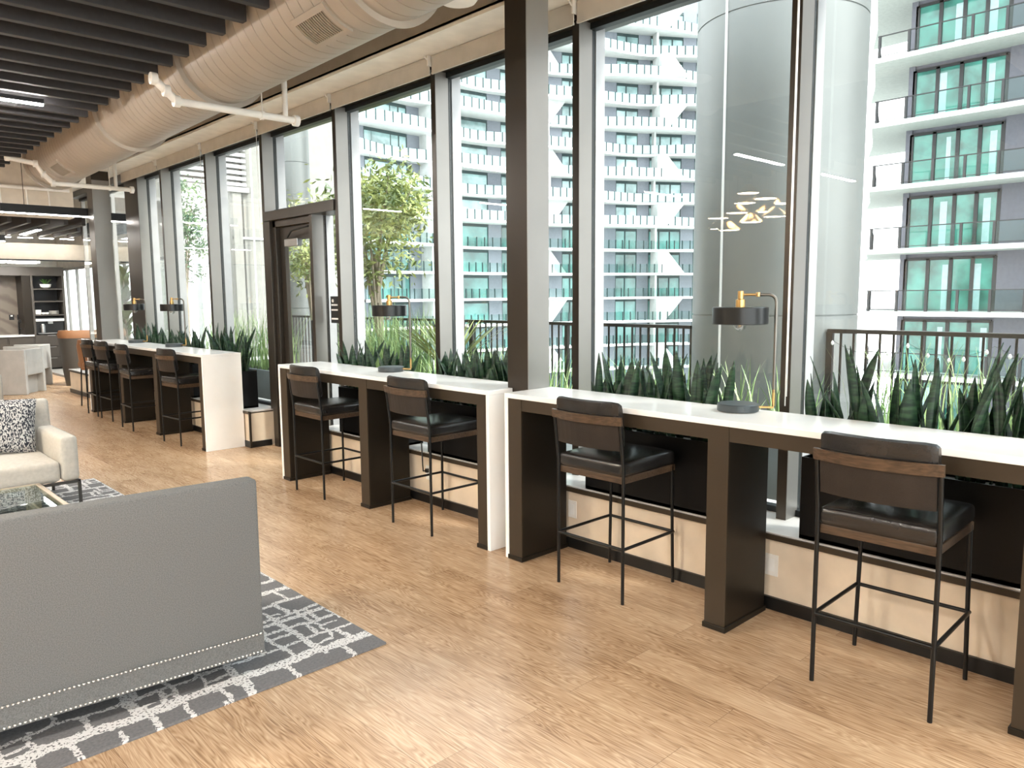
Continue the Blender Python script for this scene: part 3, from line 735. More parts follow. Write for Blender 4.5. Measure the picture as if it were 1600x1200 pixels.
# cords from the lamps, behind the counters
for (y, lab) in ((1.87, 'thin pale lamp cord hanging behind the near counter'), (5.0, 'thin pale lamp cord hanging behind the middle counter')):
    o = MB().tube([(3.685, y, 1.06), (3.69, y-.01, .98), (3.66, y+.03, .93), (3.65, y+.02, .99)], .003, 6)
    tag(o.build('lamp_cord', PLASTIC, org=(3.685, y, 1.0)), lab, 'cord')
for (y, z, lab) in ((3.30, .26, 'white wall outlet under the left end of the near counter'), (1.885, .24, 'white wall outlet under the near counter right of its middle pedestal'),
                    (4.86, .25, 'white wall outlet under the middle counter'), (9.05, .25, 'white wall outlet under the far counter'),):
    o = empty('wall_outlet', (3.69, y, z)); MB().box(-.006, 0, -.036, .036, -.058, .058).build('cover_plate', PLASTIC, o, bevel=.002)
    MB().box(-.0075, -.006, -.017, .017, -.034, .034).build('socket_insert', WHITEC, o)
    tag(o, lab, 'wall outlet', 'wall outlets under the counters')
o = MB().tube([(3.675, 4.86, .27), (3.64, 4.87, .27), (3.62, 4.85, .33), (3.65, 4.9, .5)], .006, 6)
o.box(3.66, 3.684, 4.85, 4.875, .255, .285)
tag(o.build('power_plug', BLACK, org=(3.68, 4.86, .27)), 'black plug and cord in the outlet under the middle counter', 'plug')
for i, y in enumerate((8.98, 10.3)):
    pts = []
    for k in range(24):
        a = k*.9; pts.append((3.62+.02*cos(a), y+.02*sin(a), .86-.018*k))
    tag(MB().tube(pts, .005, 6).build('coiled_cord', PLASTIC, org=(3.62, y, .86)), ['coiled white power cord under the far counter behind its nearest stool', 'coiled white power cord under the far counter beside its second pedestal'][i], 'cord')

# ================================================================== PLANTERS AND SNAKE PLANTS
def snake_leaf(mb, me, x, y, z0, h, w, ang, lean, tw, bend):
    rows = []; rowl = []; rowr = []
    N = 9
    for k in range(N+1):
        t = k/N
        prof = (.55+.45*min(1, t*1.8))*(1-max(0, (t-.5)/.5)**2.4)
        if k == N: prof = .03
        wd = w*prof/2
        off = lean*h*t+bend*h*t*t
        cx, cyy = x+cos(ang)*off, y+sin(ang)*off
        a2 = ang+pi/2+tw*t
        zz = z0+h*t*(1-.15*abs(lean)*t)
        nx, ny = cos(a2), sin(a2); ox, oy = -ny*wd*.35, nx*wd*.35
        L = (cx+nx*wd+ox, cyy+ny*wd+oy, zz); C = (cx, cyy, zz); R_ = (cx-nx*wd+ox, cyy-ny*wd+oy, zz)
        rows.append([L, C, R_])
    mb.grid(rows, sm=True)
def snake_plant(x, y, z, hmax, nl, label, group, xr=(-.09, .08)):
    mb = MB()
    for k in range(nl):
        h = hmax*random.uniform(.62, 1.05); a = random.uniform(0, 2*pi)
        snake_leaf(mb, None, x+random.uniform(-.05, .05), y+random.uniform(-.07, .07), z, h, random.uniform(.045, .078), a, random.uniform(.02, .30)*(.6 if abs(cos(a)) > .7 else 1), random.uniform(-.8, .8), random.uniform(-.05, .18))
    o = mb.build('snake_plant', SNAKE, org=(x, y, z))
    o.modifiers.new('thick', 'SOLIDIFY').thickness = .003
    tag(o, label, 'plant', group)
PL = [(0.765, 1.743, 'right of the near lamp', 'right'), (2.2, 3.19, 'left of the near lamp', 'left'),
      (3.92, 4.87, 'just left of the near column', 'right'), (5.20, 6.22, 'behind the middle counter lamp', 'left'),
      (8.33, 9.33, 'nearest the door', ''), (9.72, 10.72, 'between the far lamps', ''), (10.95, 11.95, 'nearest the far column', '')]
HM = [.62, .56, .52, .50, .53, .51, .51]
for i, (a, b, w, _) in enumerate(PL):
    r = empty('window_planter', (3.79, (a+b)/2, .42)); h = (b-a)/2; tp = .425
    s4 = MB(); s4.box(-.10, .10, -h, h, 0, .02)
    s4.box(-.10, -.09, -h, h, .0, tp); s4.box(.09, .10, -h, h, 0, tp); s4.box(-.09, .09, -h, -h+.01, 0, tp); s4.box(-.09, .09, h-.01, h, 0, tp)
    s4.build('box', PLANTERB, r); MB().box(-.09, .09, -h+.01, h-.01, .35, tp-.03).build('soil', SOIL, r)
    tag(r, 'black rectangular planter box on the window sill '+w, 'planter', 'black planters on the window sill')
    N = 6
    for k in range(N):
        yy = a+.08+(b-a-.16)*k/(N-1)
        side_ = ['first', 'second', 'third', 'fourth', 'fifth', 'last'][N-1-k]
        snake_plant(3.79+random.uniform(-.015, .015), yy, .80, HM[i]*random.uniform(.88, 1.05), 8, 'snake plant, %s from the left in the planter %s' % (side_, w), 'snake plants on the window sill')
    # tall leaf accents at the right planter
for (x, y, h, w_, a, l, tw, b_, lab) in ((3.80, 1.02, .66, .062, -1.9, .06, .5, .12, 'tallest snake plant leaf, at the right picture edge'), (3.81, .93, .56, .07, -1.57, .1, .3, .1, 'broad leaning snake plant leaf at the right picture edge'),
        (3.80, 1.62, .56, .05, 1.6, .12, .5, .14, 'slim snake plant leaf leaning left beside the rightmost mullion'), (3.78, 1.2, .58, .06, 1.5, .02, .5, .12, 'upright snake plant leaf above the middle of the right planter')):
    ext = MB(); snake_leaf(ext, None, x, y, .80, h, w_, a, l, tw, b_)
    o = ext.build('snake_plant', SNAKE, org=(x, y, .8)); o.modifiers.new('thick', 'SOLIDIFY').thickness = .003
    tag(o, lab, 'plant', 'snake plants on the window sill')

# ================================================================== LOUNGE
o = MB().box(-2.6, 1.98, 2.975, 7.75, 0, .012).build('rug', RUG, bevel=.003)
tag(o, 'grey rug with broken white grid lines under the sofa and coffee table', 'rug')
# sofa (seen from behind); local: x along, y away from camera; origin right rear corner on floor
so = empty('sofa', (1.432, 3.115, .012), radians(-4.9+180)); so.rotation_euler = (0, 0, radians(-4.9))
SL = 2.25
def sofa_slab(x0, x1, y0, y1, z0, z1, nm, mat, par, r=.02, puff=0):
    return MB().rbox(((x0+x1)/2, (y0+y1)/2, (z0+z1)/2), ((x1-x0)/2, (y1-y0)/2, (z1-z0)/2), r, puff).build(nm, mat, par)
bk = sofa_slab(-SL, 0, 0, .10, .085, .875, 'back', GREYFAB, so, .014)
nb = MB().box(-SL+.01, -.004, -.006, .001, .092, .185).build('border_band', GREYFAB, bk)
for zz in (.100, .182):
    nh = MB(); k = 0; xx = -SL+.02
    while xx < -.006:
        nh.lathe([(.0064, 0), (.005, -.0035), (.0015, -.0055)], (xx, -.006, zz), 8, 'y'); xx += .0165
    nh.build('nailhead_trim', NAIL, nb)
sofa_slab(-.13, 0, .10, .86, .085, .60, 'arm', GREYFAB, so, .02); sofa_slab(-SL, -SL+.13, .10, .86, .085, .60, 'arm', GREYFAB, so, .02)
sofa_slab(-SL+.13, -.13, .10, .84, .085, .30, 'seat_base', GREYFAB, so, .015)
for k in range(2):
    a = -SL+.135+k*.99; sofa_slab(a, a+.985, .25, .86, .30, .45, 'seat_cushion', GREYFAB, so, .03, .01); sofa_slab(a, a+.985, .10, .27, .44, .80, 'back_cushion', GREYFAB, so, .04, .0)
for (x, y) in ((-.22, .20), (-.12, .78), (-SL+.12, .20), (-SL+.12, .78)):
    MB().box(x-.03, x+.03, y-.03, y+.03, 0, .086).build('leg', BLACK, so)
tag(so, 'grey felt sofa seen from behind with two rows of nailheads at its base', 'sofa')
# coffee table
ct = empty('coffee_table', (.62, 5.27, .012))
hx, hy = .555, .655
f = MB()
for s in (-1, 1):
    f.box(s*hx-(.03 if s > 0 else 0), s*hx+(0 if s > 0 else .03), -hy, hy, .385, .415); f.box(-hx+.03, hx-.03, s*hy-(.03 if s > 0 else 0), s*hy+(0 if s > 0 else .03), .385, .415)
f.build('top_frame', CHAMP, ct, bevel=.002)
MB().box(-hx+.028, hx-.028, -hy+.028, hy-.028, .402, .412).build('glass_top', TGLASS, ct)
for sx in (-1, 1):
    for sy_ in (-1, 1):
        MB().box(sx*hx-(.09 if sx > 0 else 0), sx*hx+(0 if sx > 0 else .09), sy_*hy-(.018 if sy_ > 0 else 0), sy_*hy+(0 if sy_ > 0 else .018), 0, .385).build('leg', CHAMP, ct, bevel=.002)
tag(ct, 'low coffee table with clear glass top and champagne metal frame', 'coffee table')
# armchair
def armchair(loc, rz, label):
    r = empty('armchair', loc, rz)   # origin: front right leg, local -x into chair, +y depth
    Wd, Dp = .92, .86
    fr_ = MB(); z = .235
    for (a, b) in (((-.01, 0), (-Wd+.01, 0)), ((-.01, Dp), (-Wd+.01, Dp)), ((-.01, 0), (-.01, Dp)), ((-Wd+.01, 0), (-Wd+.01, Dp))):
        x0, x1 = sorted((a[0], b[0])); y0, y1 = sorted((a[1], b[1])); fr_.box(x0-.009, x1+.009, y0-.009, y1+.009, z-.01, z+.012)
    fr_.build('base_frame', DARKM, r)
    for (x, y) in ((-.01, 0), (-Wd+.01, 0), (-.01, Dp), (-Wd+.01, Dp)):
        MB().box(x-.011, x+.011, y-.011, y+.011, 0, z).build('leg', DARKM, r)
    for s in (0, 1):
        x1 = 0 if s == 0 else -Wd+.13
        sofa_slab(x1-.13, x1, -.01, Dp, .245, .60, 'arm', BEIGEFAB, r, .035)
    sofa_slab(-Wd+.13, -.13, .0, Dp-.1, .245, .41, 'seat', BEIGEFAB, r, .035, .02)
    m = Matrix.Rotation(radians(-7), 3, 'X')
    MB().rbox((-Wd/2, Dp-.085, .55), (Wd/2-.02, .075, .275), .035, m=m).build('backrest', BEIGEFAB, r)
    tag(r, label, 'armchair'); return r
armchair((1.60, 6.64, .012), 0, 'cream linen armchair with dark metal legs behind the coffee table')
armchair((2.235, 13.15, 0), radians(80), 'pale armchair barely showing at the left picture edge')
cu = empty('cushion', (1.22, 7.23, .44)); 
N = 12; rows_f = []; rows_b = []
for j in range(N+1):
    rf = []; rb = []
    for i in range(N+1):
        u = -1+2*i/N; v = -1+2*j/N
        pin = 1-.06*(1-abs(u*v))
        e_ = max(0, (1-u**4)*(1-v**4))**.5
        X_ = u*.225*pin; Z_ = v*.225*pin
        rf.append((X_, -.065*e_, Z_)); rb.append((X_, .065*e_, Z_))
    rows_f.append(rf); rows_b.append(rb[::-1])
q = MB(); q.grid(rows_f); q.grid(rows_b)
for k, vv in enumerate(q.v):
    p = Matrix.Rotation(radians(-10), 3, 'X') @ Matrix.Rotation(radians(6), 3, 'Y') @ Vector(vv); q.v[k] = (p.x, p.y, p.z+.22)
q.build('cushion_cover', CUSH, cu); tag(cu, 'square black and white speckled cushion leaning in the cream armchair', 'cushion')

# ================================================================== FAR ROOM
def tub(loc, rz, label, solid=True):
    r = empty('tub_chair', loc, rz)    # local: corner at origin, x along front face, y depth
    w, dd, h = .64, .62, .80
    sh_ = MB(); sh_.box(0, .07, 0, dd, 0, h); sh_.box(w-.07, w, 0, dd, 0, h); sh_.box(.07, w-.07, 0, .07, .34, h)
    sh_.build('shell', TUBW, r, bevel=.012)
    MB().rbox((w/2, dd/2+.03, .40), (w/2-.075, dd/2-.04, .07), .03).build('seat', TUBW, r)
    MB().box(.02, w-.02, .12, dd-.02, .0, .33).build('base', TUBW, r)
    tag(r, label, 'tub chair', 'tub chairs at the far dining table')
tub((3.02, 15.6, 0), radians(50), 'pale boxy tub chair at left, its back with a notch below')
tub((3.50, 16.7, 0), radians(62), 'pale boxy tub chair half hidden behind the front tub chair')
tb = empty('dining_table', (2.15, 17.0, 0)); MB().lathe([(0, .70), (.46, .70), (.47, .715), (.46, .73), (0, .73)], (0, 0, 0), 32).build('tabletop', QUARTZ, tb); MB().lathe([(.25, 0), (.25, .02), (.04, .05), (.04, .70)], (0, 0, 0), 24).build('pedestal', TUBW, tb)
tag(tb, 'round pale table behind the front tub chair', 'table')
# pantry
kc = empty('tall_cabinet', (4.17, 20.3, 0))
k_ = MB(); w_ = .68
k_.box(0, .045, 0, .62, .08, 2.22); k_.box(w_-.045, w_, 0, .62, .08, 2.22); k_.box(.045, w_-.045, .58, .62, .86, 2.22); k_.box(-1.6, w_+.01, -.01, .62, 2.22, 2.42)
k_.box(.045, w_-.045, .03, .6, .08, .86)
k_.build('carcass', GCAB, kc)
MB().box(.045, w_-.045, .5, .575, .90, 2.2).build('interior_panel', SHELFIN, kc)
for z in (1.90, 1.615, 1.30): MB().box(.045, w_-.045, .0, .5, z, z+.03).build('shelf', GCAB, kc)
for z0, z1 in ((.60, .86), (.34, .59), (.09, .33)):
    dr_ = MB().box(.01, w_-.01, -.02, .02, z0, z1).build('drawer', GCAB, kc, bevel=.003)
    MB().box(w_*.38, w_*.62, -.035, -.02, z1-.02, z1-.008).build('handle', STEEL, dr_)
MB().box(.02, w_-.02, .05, .6, 0, .08).build('plinth', BLACK, kc)
tag(kc, 'tall taupe pantry cabinet with open dark shelves and drawers', 'cabinet')
cm = empty('coffee_machine', (4.22, 20.3, .885))
MB().box(0, .58, .05, .48, 0, .38).build('body', BLACK, cm, bevel=.004); MB().box(0, .58, 0.0, .06, .29, .345).build('control_panel', SIGNW, cm)
MB().box(.24, .34, -.01, .05, .23, .29).build('spout', STEEL, cm); MB().lathe([(.045, 0), (.05, .15), (.03, .2)], (.13, .0, .03), 16).build('milk_jug', STEEL, cm); MB().box(.03, .55, -.03, .05, 0, .02).build('drip_tray', STEEL, cm)
tag(cm, 'built-in black coffee machine with white control strip', 'coffee machine')
bo = MB().lathe([(.04, 0), (.10, .03), (.12, .10), (.11, .10), (.09, .05), (0, .04)], (0, 0, 0), 20)
bw = empty('plant_bowl', (4.49, 20.4, 1.93)); bo.build('bowl', WHITEC, bw)
fol = MB()
for k in range(14):
    a = random.uniform(0, 6.28); snake_leaf(fol, None, 0, 0, .05, .18, .03, a, random.uniform(.2, .8), 0, .3)
fol.build('foliage', FIGL, bw); tag(bw, 'white bowl with a small green plant on the top pantry shelf', 'bowl')
for i, x in enumerate((4.26, 4.32)):
    o = MB().lathe([(.025, 0), (.035, .01), (.04, .11), (.036, .11), (.03, .02), (0, .02)], (x, 20.38, 1.33), 16)
    tag(o.build('mug', WHITEC, org=(x, 20.38, 1.33)), ['white mug leftmost on the third pantry shelf', 'white mug second from left on the third pantry shelf'][i], 'mug', 'white mugs on the pantry shelf')
for k in range(5):
    o = MB().lathe([(.04, 0), (.10, .008), (.105, .014), (.04, .008), (0, .008)], (4.62, 20.4, 1.33+.017*k), 20)
    tag(o.build('plate', WHITEC, org=(4.62, 20.4, 1.33+.017*k)), ['bottom', 'second lowest', 'middle', 'second highest', 'top'][k]+' plate of the white stack on the third pantry shelf', 'plate', 'stacked white plates on the pantry shelf')
for i, x in enumerate((4.40, 4.47)):
    o = MB().lathe([(.02, 0), (.04, .01), (.045, .05), (.04, .05), (0, .015)], (x, 20.36, 1.33), 16)
    tag(o.build('cup', WHITEC, org=(x, 20.36, 1.33)), ['small white cup beside the mugs on the third pantry shelf', 'small white cup beside the plate stack on the third pantry shelf'][i], 'cup', 'small white cups on the pantry shelf')
bc = empty('base_cabinet', (2.6, 20.3, 0)); MB().box(0, 1.57, .0, .6, .1, .84).build('carcass', GCAB, bc)
for k in range(3): MB().box(.02+k*.52, .50+k*.52, -.02, 0, .12, .82).build('door', GCAB, bc, bevel=.002)
tag(bc, 'low taupe pantry cabinet at the left picture edge', 'cabinet')
o = MB().box(2.58, 4.165, 20.26, 20.9, .84, .875).build('worktop', QUARTZ, org=None); tag(o, 'thin white worktop on the low pantry cabinet', 'worktop')
struct('wall_pantry', MB().box(2.2, 4.165, 20.92, 21.0, 0, 2.22), MARBLE); struct('trim_36', MB().box(4.0, 4.165, 20.32, 20.9, .876, 2.22), CAB)
fa = MB().tube([(3.95, 20.7, .875), (3.95, 20.7, 1.15), (3.95, 20.62, 1.22), (3.95, 20.5, 1.2), (3.95, 20.5, 1.14)], .018, 10); fa.tube([(3.95, 20.7, .98), (4.02, 20.68, 1.02)], .012, 8)
tag(fa.build('faucet', BLACK, org=(3.95, 20.7, .875)), 'black faucet on the pantry worktop', 'faucet')
for i, x in enumerate((3.86, 4.04 -.02)):
    o = empty('wall_outlet', (x, 20.915, 1.27)); MB().box(-.05, .05, -.012, 0, -.06, .06).build('cover_plate', BLACK, o); MB().box(-.02, .02, -.03, -.012, .02, .05).build('plug', WHITEC, o)
    tag(o, ['black outlet left of the faucet on the stone splashback', 'black outlet right of the faucet on the stone splashback'][i], 'wall outlet', 'black outlets on the splashback')
# window bench with pillows
bn = empty('window_bench', (5.25, 20.2, 0)); MB().box(-.32, .33, -1.9, 3.5, 0, .42).build('base', TUBW, bn); MB().rbox((0, .8, .47), (.31, 2.65, .05), .03).build('seat_pad', TUBW, bn)
MB().box(.2, .32, -1.9, 3.5, .5, .74).build('back_pad', TUBW, bn, bevel=.02)
tag(bn, 'pale upholstered bench along the far windows', 'bench')
for i, (y, c_) in enumerate(((18.9, PILLB), (19.6, TUBW), (20.4, PILLB))):
    m = Matrix.Rotation(radians(25), 3, 'Y'); o = MB().rbox((0, 0, 0), (.07, .22, .2), .05, m=m).build('pillow', c_, loc=(5.3, y, .70))
    tag(o, ['blue grey pillow at the near end of the far window bench', 'pale pillow in the middle of the far window bench', 'blue grey pillow at the far end of the far window bench'][i], 'pillow', 'pillows on the far bench')
# tan leather high-back sofa
ts = empty('leather_settee', (4.42, 16.35, 0))
rows = []
N = 16
for zz, ins in ((.0, .10), (.3, .06), (.93, .01), (1.0, 0), (1.08, .03)):
    ring = []
    for k in range(N+1):
        a = pi+pi*k/N; ring.append(((.62-ins)*cos(a), (.42-ins)*sin(a)+.35, zz))
    for k in range(N, -1, -1):
        a = pi+pi*k/N; ring.append(((.50-ins)*cos(a), (.31-ins)*sin(a)+.35, zz))
    rows.append(ring)
MB().grid(rows[:3], True, True, True, True).build('curved_back', GCAB, ts); MB().grid(rows[2:], True, True, True, True).build('leather_top', TAN, ts)
MB().rbox((0, .45, .42), (.42, .32, .09), .04).build('seat', TAN, ts); MB().box(-.4, .4, .15, .72, .03, .34).build('base', TAN, ts, bevel=.01)
tag(ts, 'dark taupe settee with tan leather top edge beyond the far column', 'settee')
tl = empty('tan_stool', (3.50, 13.15, 0))
rows = []
for zz, ins in ((.58, .05), (.70, .02), (.95, 0), (1.05, .02)):
    ring = [((.25-ins)*cos(pi/2+pi*k/N), (.22-ins)*sin(pi/2+pi*k/N), zz) for k in range(N+1)]+[((.22-ins)*cos(pi/2+pi*k/N), (.19-ins)*sin(pi/2+pi*k/N), zz) for k in range(N, -1, -1)]
    rows.append(ring)
MB().grid(rows, True, True, True, True).build('curved_back', TAN, tl)
MB().rbox((0, 0, .66), (.21, .19, .05), .03).build('seat', TAN, tl)
for a, b in ((-.17, -.15), (-.17, .15), (.17, -.15), (.17, .15)): MB().tube([(a*1.15, b*1.15, 0), (a, b, .62)], .011, 8).build('leg', TUBE, tl)
tag(tl, 'tan leather stool with dark legs past the far end of the far counter', 'bar stool')
# fiddle leaf fig
fg = empty('fiddle_leaf_fig', (5.22, 17.25, 0)); MB().lathe([(.14, 0), (.18, .35), (.16, .35), (.15, .33), (0, .33)], (0, 0, 0), 24).build('pot', WHITEC, fg)
MB().tube([(0, 0, .3), (.02, 0, .9), (-.02, .02, 1.5), (.01, 0, 2.1)], [.022, .018, .014, .008], 8).build('trunk', BARK, fg)
lf_ = MB()
for k in range(46):
    a = random.uniform(0, 6.28); z = random.uniform(.85, 2.15)
    snake_leaf(lf_, None, .02*cos(a), .02*sin(a), z, .30, .17, a, random.uniform(.4, 1.0), 0, .1)
lf_.build('foliage', FIGL, fg); tag(fg, 'fiddle leaf fig with broad leaves seen just right of the far column', 'plant')

# ================================================================== TERRACE
struct('ground', MB().box(4.3, 7.3, -8, 30, -.2, .05), TERR)
def grass(name, y0, y1, x0, x1, z, h, n_, label, group=None, mat=None, wd=.012):
    g = MB()
    for k in range(n_):
        x, y = random.uniform(x0, x1), random.uniform(y0, y1); hh = h*random.uniform(.5, 1.05); a = random.uniform(0, 6.28); b_ = random.uniform(.1, .75)
        pts = []
        for j in range(5):
            t = j/4; w2 = wd*(1-t)**.7*.5+.0006
            px_, py_ = x+cos(a)*b_*hh*t*t*.7, y+sin(a)*b_*hh*t*t*.7; zz = z+hh*t*(1-.25*b_*t)
            pts.append([(px_-sin(a)*w2, py_+cos(a)*w2, zz), (px_+sin(a)*w2, py_-cos(a)*w2, zz)])
        g.grid(pts, sm=True)
    o = g.build(name, mat or GRASS, org=((x0+x1)/2, (y0+y1)/2, z)); tag(o, label, 'grass', group, 'stuff'); return o
def oplanter(x0, x1, y0, y1, z1, label):
    r = empty('terrace_planter', ((x0+x1)/2, (y0+y1)/2, .05)); hx_, hy_ = (x1-x0)/2, (y1-y0)/2
    b = MB(); b.box(-hx_, hx_, -hy_, hy_, 0, z1-.10); b.box(-hx_, -hx_+.03, -hy_, hy_, z1-.10, z1-.05); b.box(hx_-.03, hx_, -hy_, hy_, z1-.10, z1-.05); b.box(-hx_+.03, hx_-.03, -hy_, -hy_+.03, z1-.1, z1-.05); b.box(-hx_+.03, hx_-.03, hy_-.03, hy_, z1-.1, z1-.05)
    b.build('box', PLGREY, r); MB().box(-hx_+.03, hx_-.03, -hy_+.03, hy_-.03, z1-.1, z1-.08).build('soil', SOIL, r)
    tag(r, label, 'planter', 'grey concrete planters on the terrace')
for (x0, x1, y0, y1, zt, lab, w) in ((4.5, 5.0, -.6, 1.7, .72, 'long grey planter outside the rightmost window', 'outside the rightmost window'),
        (4.5, 5.0, 2.1, 3.9, .72, 'long grey planter outside the window with the metal column', 'outside the window right of the near column'),
        (4.5, 5.0, 4.3, 6.3, .72, 'long grey planter outside the windows left of the near column', 'outside the windows left of the near column'),
        (4.45, 4.95, 9.15, 11.6, .74, 'grey planter outside the window beyond the door', 'outside the window just beyond the door')):
    oplanter(x0, x1, y0, y1, zt, lab)
    grass('ornamental_grass', y0+.05, y1-.05, x0+.05, x1-.05, zt-.03, .58 if y0 < 9 else .95, 170 if y0 < 9 else 380, 'arching green grass in the planter '+w, 'ornamental grass on the terrace')
grass('ornamental_grass', 7.4, 9.2, 5.2, 6.0, .6, 1.05, 700, 'tall green grass beyond the glass door', 'ornamental grass on the terrace')
oplanter(5.15, 6.05, 7.3, 12.4, .62, 'grey planter under the leafy tree')
oplanter(5.9, 6.4, -.4, 2.6, .62, 'grey planter along the right railing')
grass('ornamental_grass', -.3, 2.5, 5.95, 6.35, .6, .75, 260, 'pale green grass along the right railing', 'ornamental grass on the terrace')
grass('ornamental_grass', 4.2, 7.2, 5.5, 6.2, .35, .85, 420, 'pale green grass along the left railing', 'ornamental grass on the terrace')
oplanter(5.45, 6.25, 4.1, 7.1, .40, 'grey planter along the left railing')
# giant round column and slimmer far one
def rcol(x, y, R, label):
    r = empty('round_column', (x, y, .05))
    MB().lathe([(R, 0), (R, 1.42), (R-.008, 1.423), (R-.008, 1.431), (R, 1.434), (R, 4.0), (R-.008, 4.003), (R-.008, 4.012), (R, 4.015), (R, 9)], (0, 0, 0), 96).build('cladding', METCOL, r)
    a = radians(171)
    MB().tube([((R+.003)*cos(a), (R+.003)*sin(a), 0), ((R+.003)*cos(a), (R+.003)*sin(a), 9)], .012, 8).build('seam_highlight', CONC, r)  # pale strip paints the metal's bright highlight along the seam
    tag(r, label, 'column')
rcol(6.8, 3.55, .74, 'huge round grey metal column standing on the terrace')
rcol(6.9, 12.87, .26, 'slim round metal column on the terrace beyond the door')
def railing(y0, y1, label, x=6.5, zt=1.365):
    r = empty('railing', (x, y0, 0)); L = y1-y0
    MB().box(-.035, .035, 0, L, zt-.035, zt).build('top_rail', RAILM, r, bevel=.004); MB().box(-.015, .015, 0, L, .20, .23).build('bottom_rail', RAILM, r)
    n_ = int(L/.105)
    b = MB()
    for k in range(n_+1): b.box(-.008, .008, L*k/n_-.008, L*k/n_+.008, .23, zt-.035)
    b.build('balusters', RAILM, r)
    n2 = int(L/1.5)
    for k in range(n2+1): MB().box(-.02, .02, L*k/n2-.02 if k < n2 else L-.04, L*k/n2+.02, .05, zt-.03).build('post', RAILM, r)
    tag(r, label, 'railing')
railing(-3, 2.87, 'dark metal railing right of the round column')
railing(4.23, 12.6, 'dark metal railing left of the round column')
for (y0, y1, nb_, w) in ((-.2, 2.8, 22, 'right'),):
    wv = MB(); sl_ = MB(); pts = []
    for k in range(61):
        t = k/60; pts.append((6.42, y0+(y1-y0)*t, 1.27-.10*abs(sin(t*pi*5))))
    r = empty('string_lights', (0, 0, 0)); wv.tube(pts, .0015, 5).build('wire', RAILM, r)
    bl = MB()
    for k in range(nb_):
        p = pts[int(60*k/(nb_-1))]; bl.lathe([(.005, -.0), (.012, -.015), (.013, -.026), (.005, -.038)], p, 10)
    bl.build('bulbs', WHITEC, r); tag(r, 'string of small white bulbs draped on the right railing', 'string lights')
# trees
def tree(loc, zc, crown, n_, size, label, mat, branches=7, hang=.5):
    r = empty('tree', loc); tr_ = MB(); cx, cyy, cz = 0, 0, zc-loc[2]
    tr_.tube([(0, 0, 0), (.05, .03, cz*.4), (0, .05, cz*.8)], [.05, .04, .03], 8)
    tips = []
    for k in range(branches):
        a = 2*pi*k/branches+random.uniform(-.3, .3); e = random.uniform(-.5, .9)
        tip = (crown[0]*.75*cos(a), crown[1]*.75*sin(a), cz+crown[2]*e*.8); tips.append(tip)
        tr_.tube([(0, .03, cz*random.uniform(.25, .6)), (tip[0]*.4, tip[1]*.4, cz*.6+tip[2]*.3), tip], [.025, .015, .006], 6)
    tr_.build('trunk', BARK, r)
    lf = MB()
    cl_ = [(random.gauss(0, .45)*crown[0], random.gauss(0, .45)*crown[1], cz+random.gauss(0, .45)*crown[2]) for _ in range(40)]+tips
    for k in range(n_):
        c = random.choice(cl_); s = min(crown)*.22
        p = Vector((c[0]+random.gauss(0, s), c[1]+random.gauss(0, s), c[2]+random.gauss(0, s)))
        dv = Vector((random.gauss(0, 1), random.gauss(0, 1), random.gauss(-hang, .6))).normalized(); sd_ = dv.cross(Vector((random.gauss(0, 1), random.gauss(0, 1), random.gauss(0, 1)))).normalized()
        L = size*random.uniform(.6, 1.2); w = L*.16
        lf.face([p, p+dv*L*.5+sd_*w, p+dv*L, p+dv*L*.5-sd_*w])
    lf.build('foliage', mat, r); tag(r, label, 'tree'); return r
tree((5.75, 8.6, .55), 2.65, (.65, .75, .75), 5200, .11, 'bushy light green tree outside the window right of the door', TREEL)
tree((5.9, 10.6, .55), 2.4, (.5, .6, .6), 2200, .10, 'smaller olive green tree seen through the glass door', TREEL)
tree((7.0, 18.6, .05), 3.4, (.55, .55, 1.3), 2600, .13, 'slender dark green tree beyond the far windows', FARL)
yu = MB()
for k in range(70):
    a = random.uniform(0, 6.28); snake_leaf(yu, None, 5.75, 7.1, .7, .75, .035, a, random.uniform(.1, .9), 0, .25)
o = yu.build('yucca', TREEL, org=(5.75, 7.1, .6)); tag(o, 'spiky lime green yucca behind the middle counter lamp', 'plant')
# wing of the building beyond the far windows
wg = empty('building_wing', (6.5, 21, 0))
def WG(mb): mb.v = [(a-6.5, b-21, c) for a, b, c in mb.v]; return mb
WG(MB().box(9.55, 12.5, 20.8, 21.3, 0, 9).box(9.2, 9.45, 20.7, 21.0, 0, 4.6).box(7.1, 7.8, 20.8, 21, 0, 4.6)).build('wall_panel', WINGW, wg)
b_ = MB()
for k in range(16): b_.box(7.2, 9.62, 20.7, 20.85, 4.73+.16*k, 4.82+.16*k)
WG(b_).build('louvre_screen', LOUV, wg)
WG(MB().box(7.0, 9.7, 20.65, 20.9, 4.56, 4.70).box(7.0, 9.7, 20.9, 20.95, 4.7, 7.6)).build('beam', BRONZEL, wg)
WG(MB().box(8.45, 9.1, 21.2, 21.6, .0, 3.66)).build('white_wall', CONC, wg)
WG(MB().tube([(9.72, 20.6, 0), (9.72, 20.6, 8)], .025, 8)).build('downpipe', CONC, wg)
WG(MB().box(9.2, 12, 20.76, 20.8, 3.30, 3.36)).build('trim_band', CONC, wg)
tag(wg, 'grey wing of the building with pale louvres beyond the far windows', 'building')

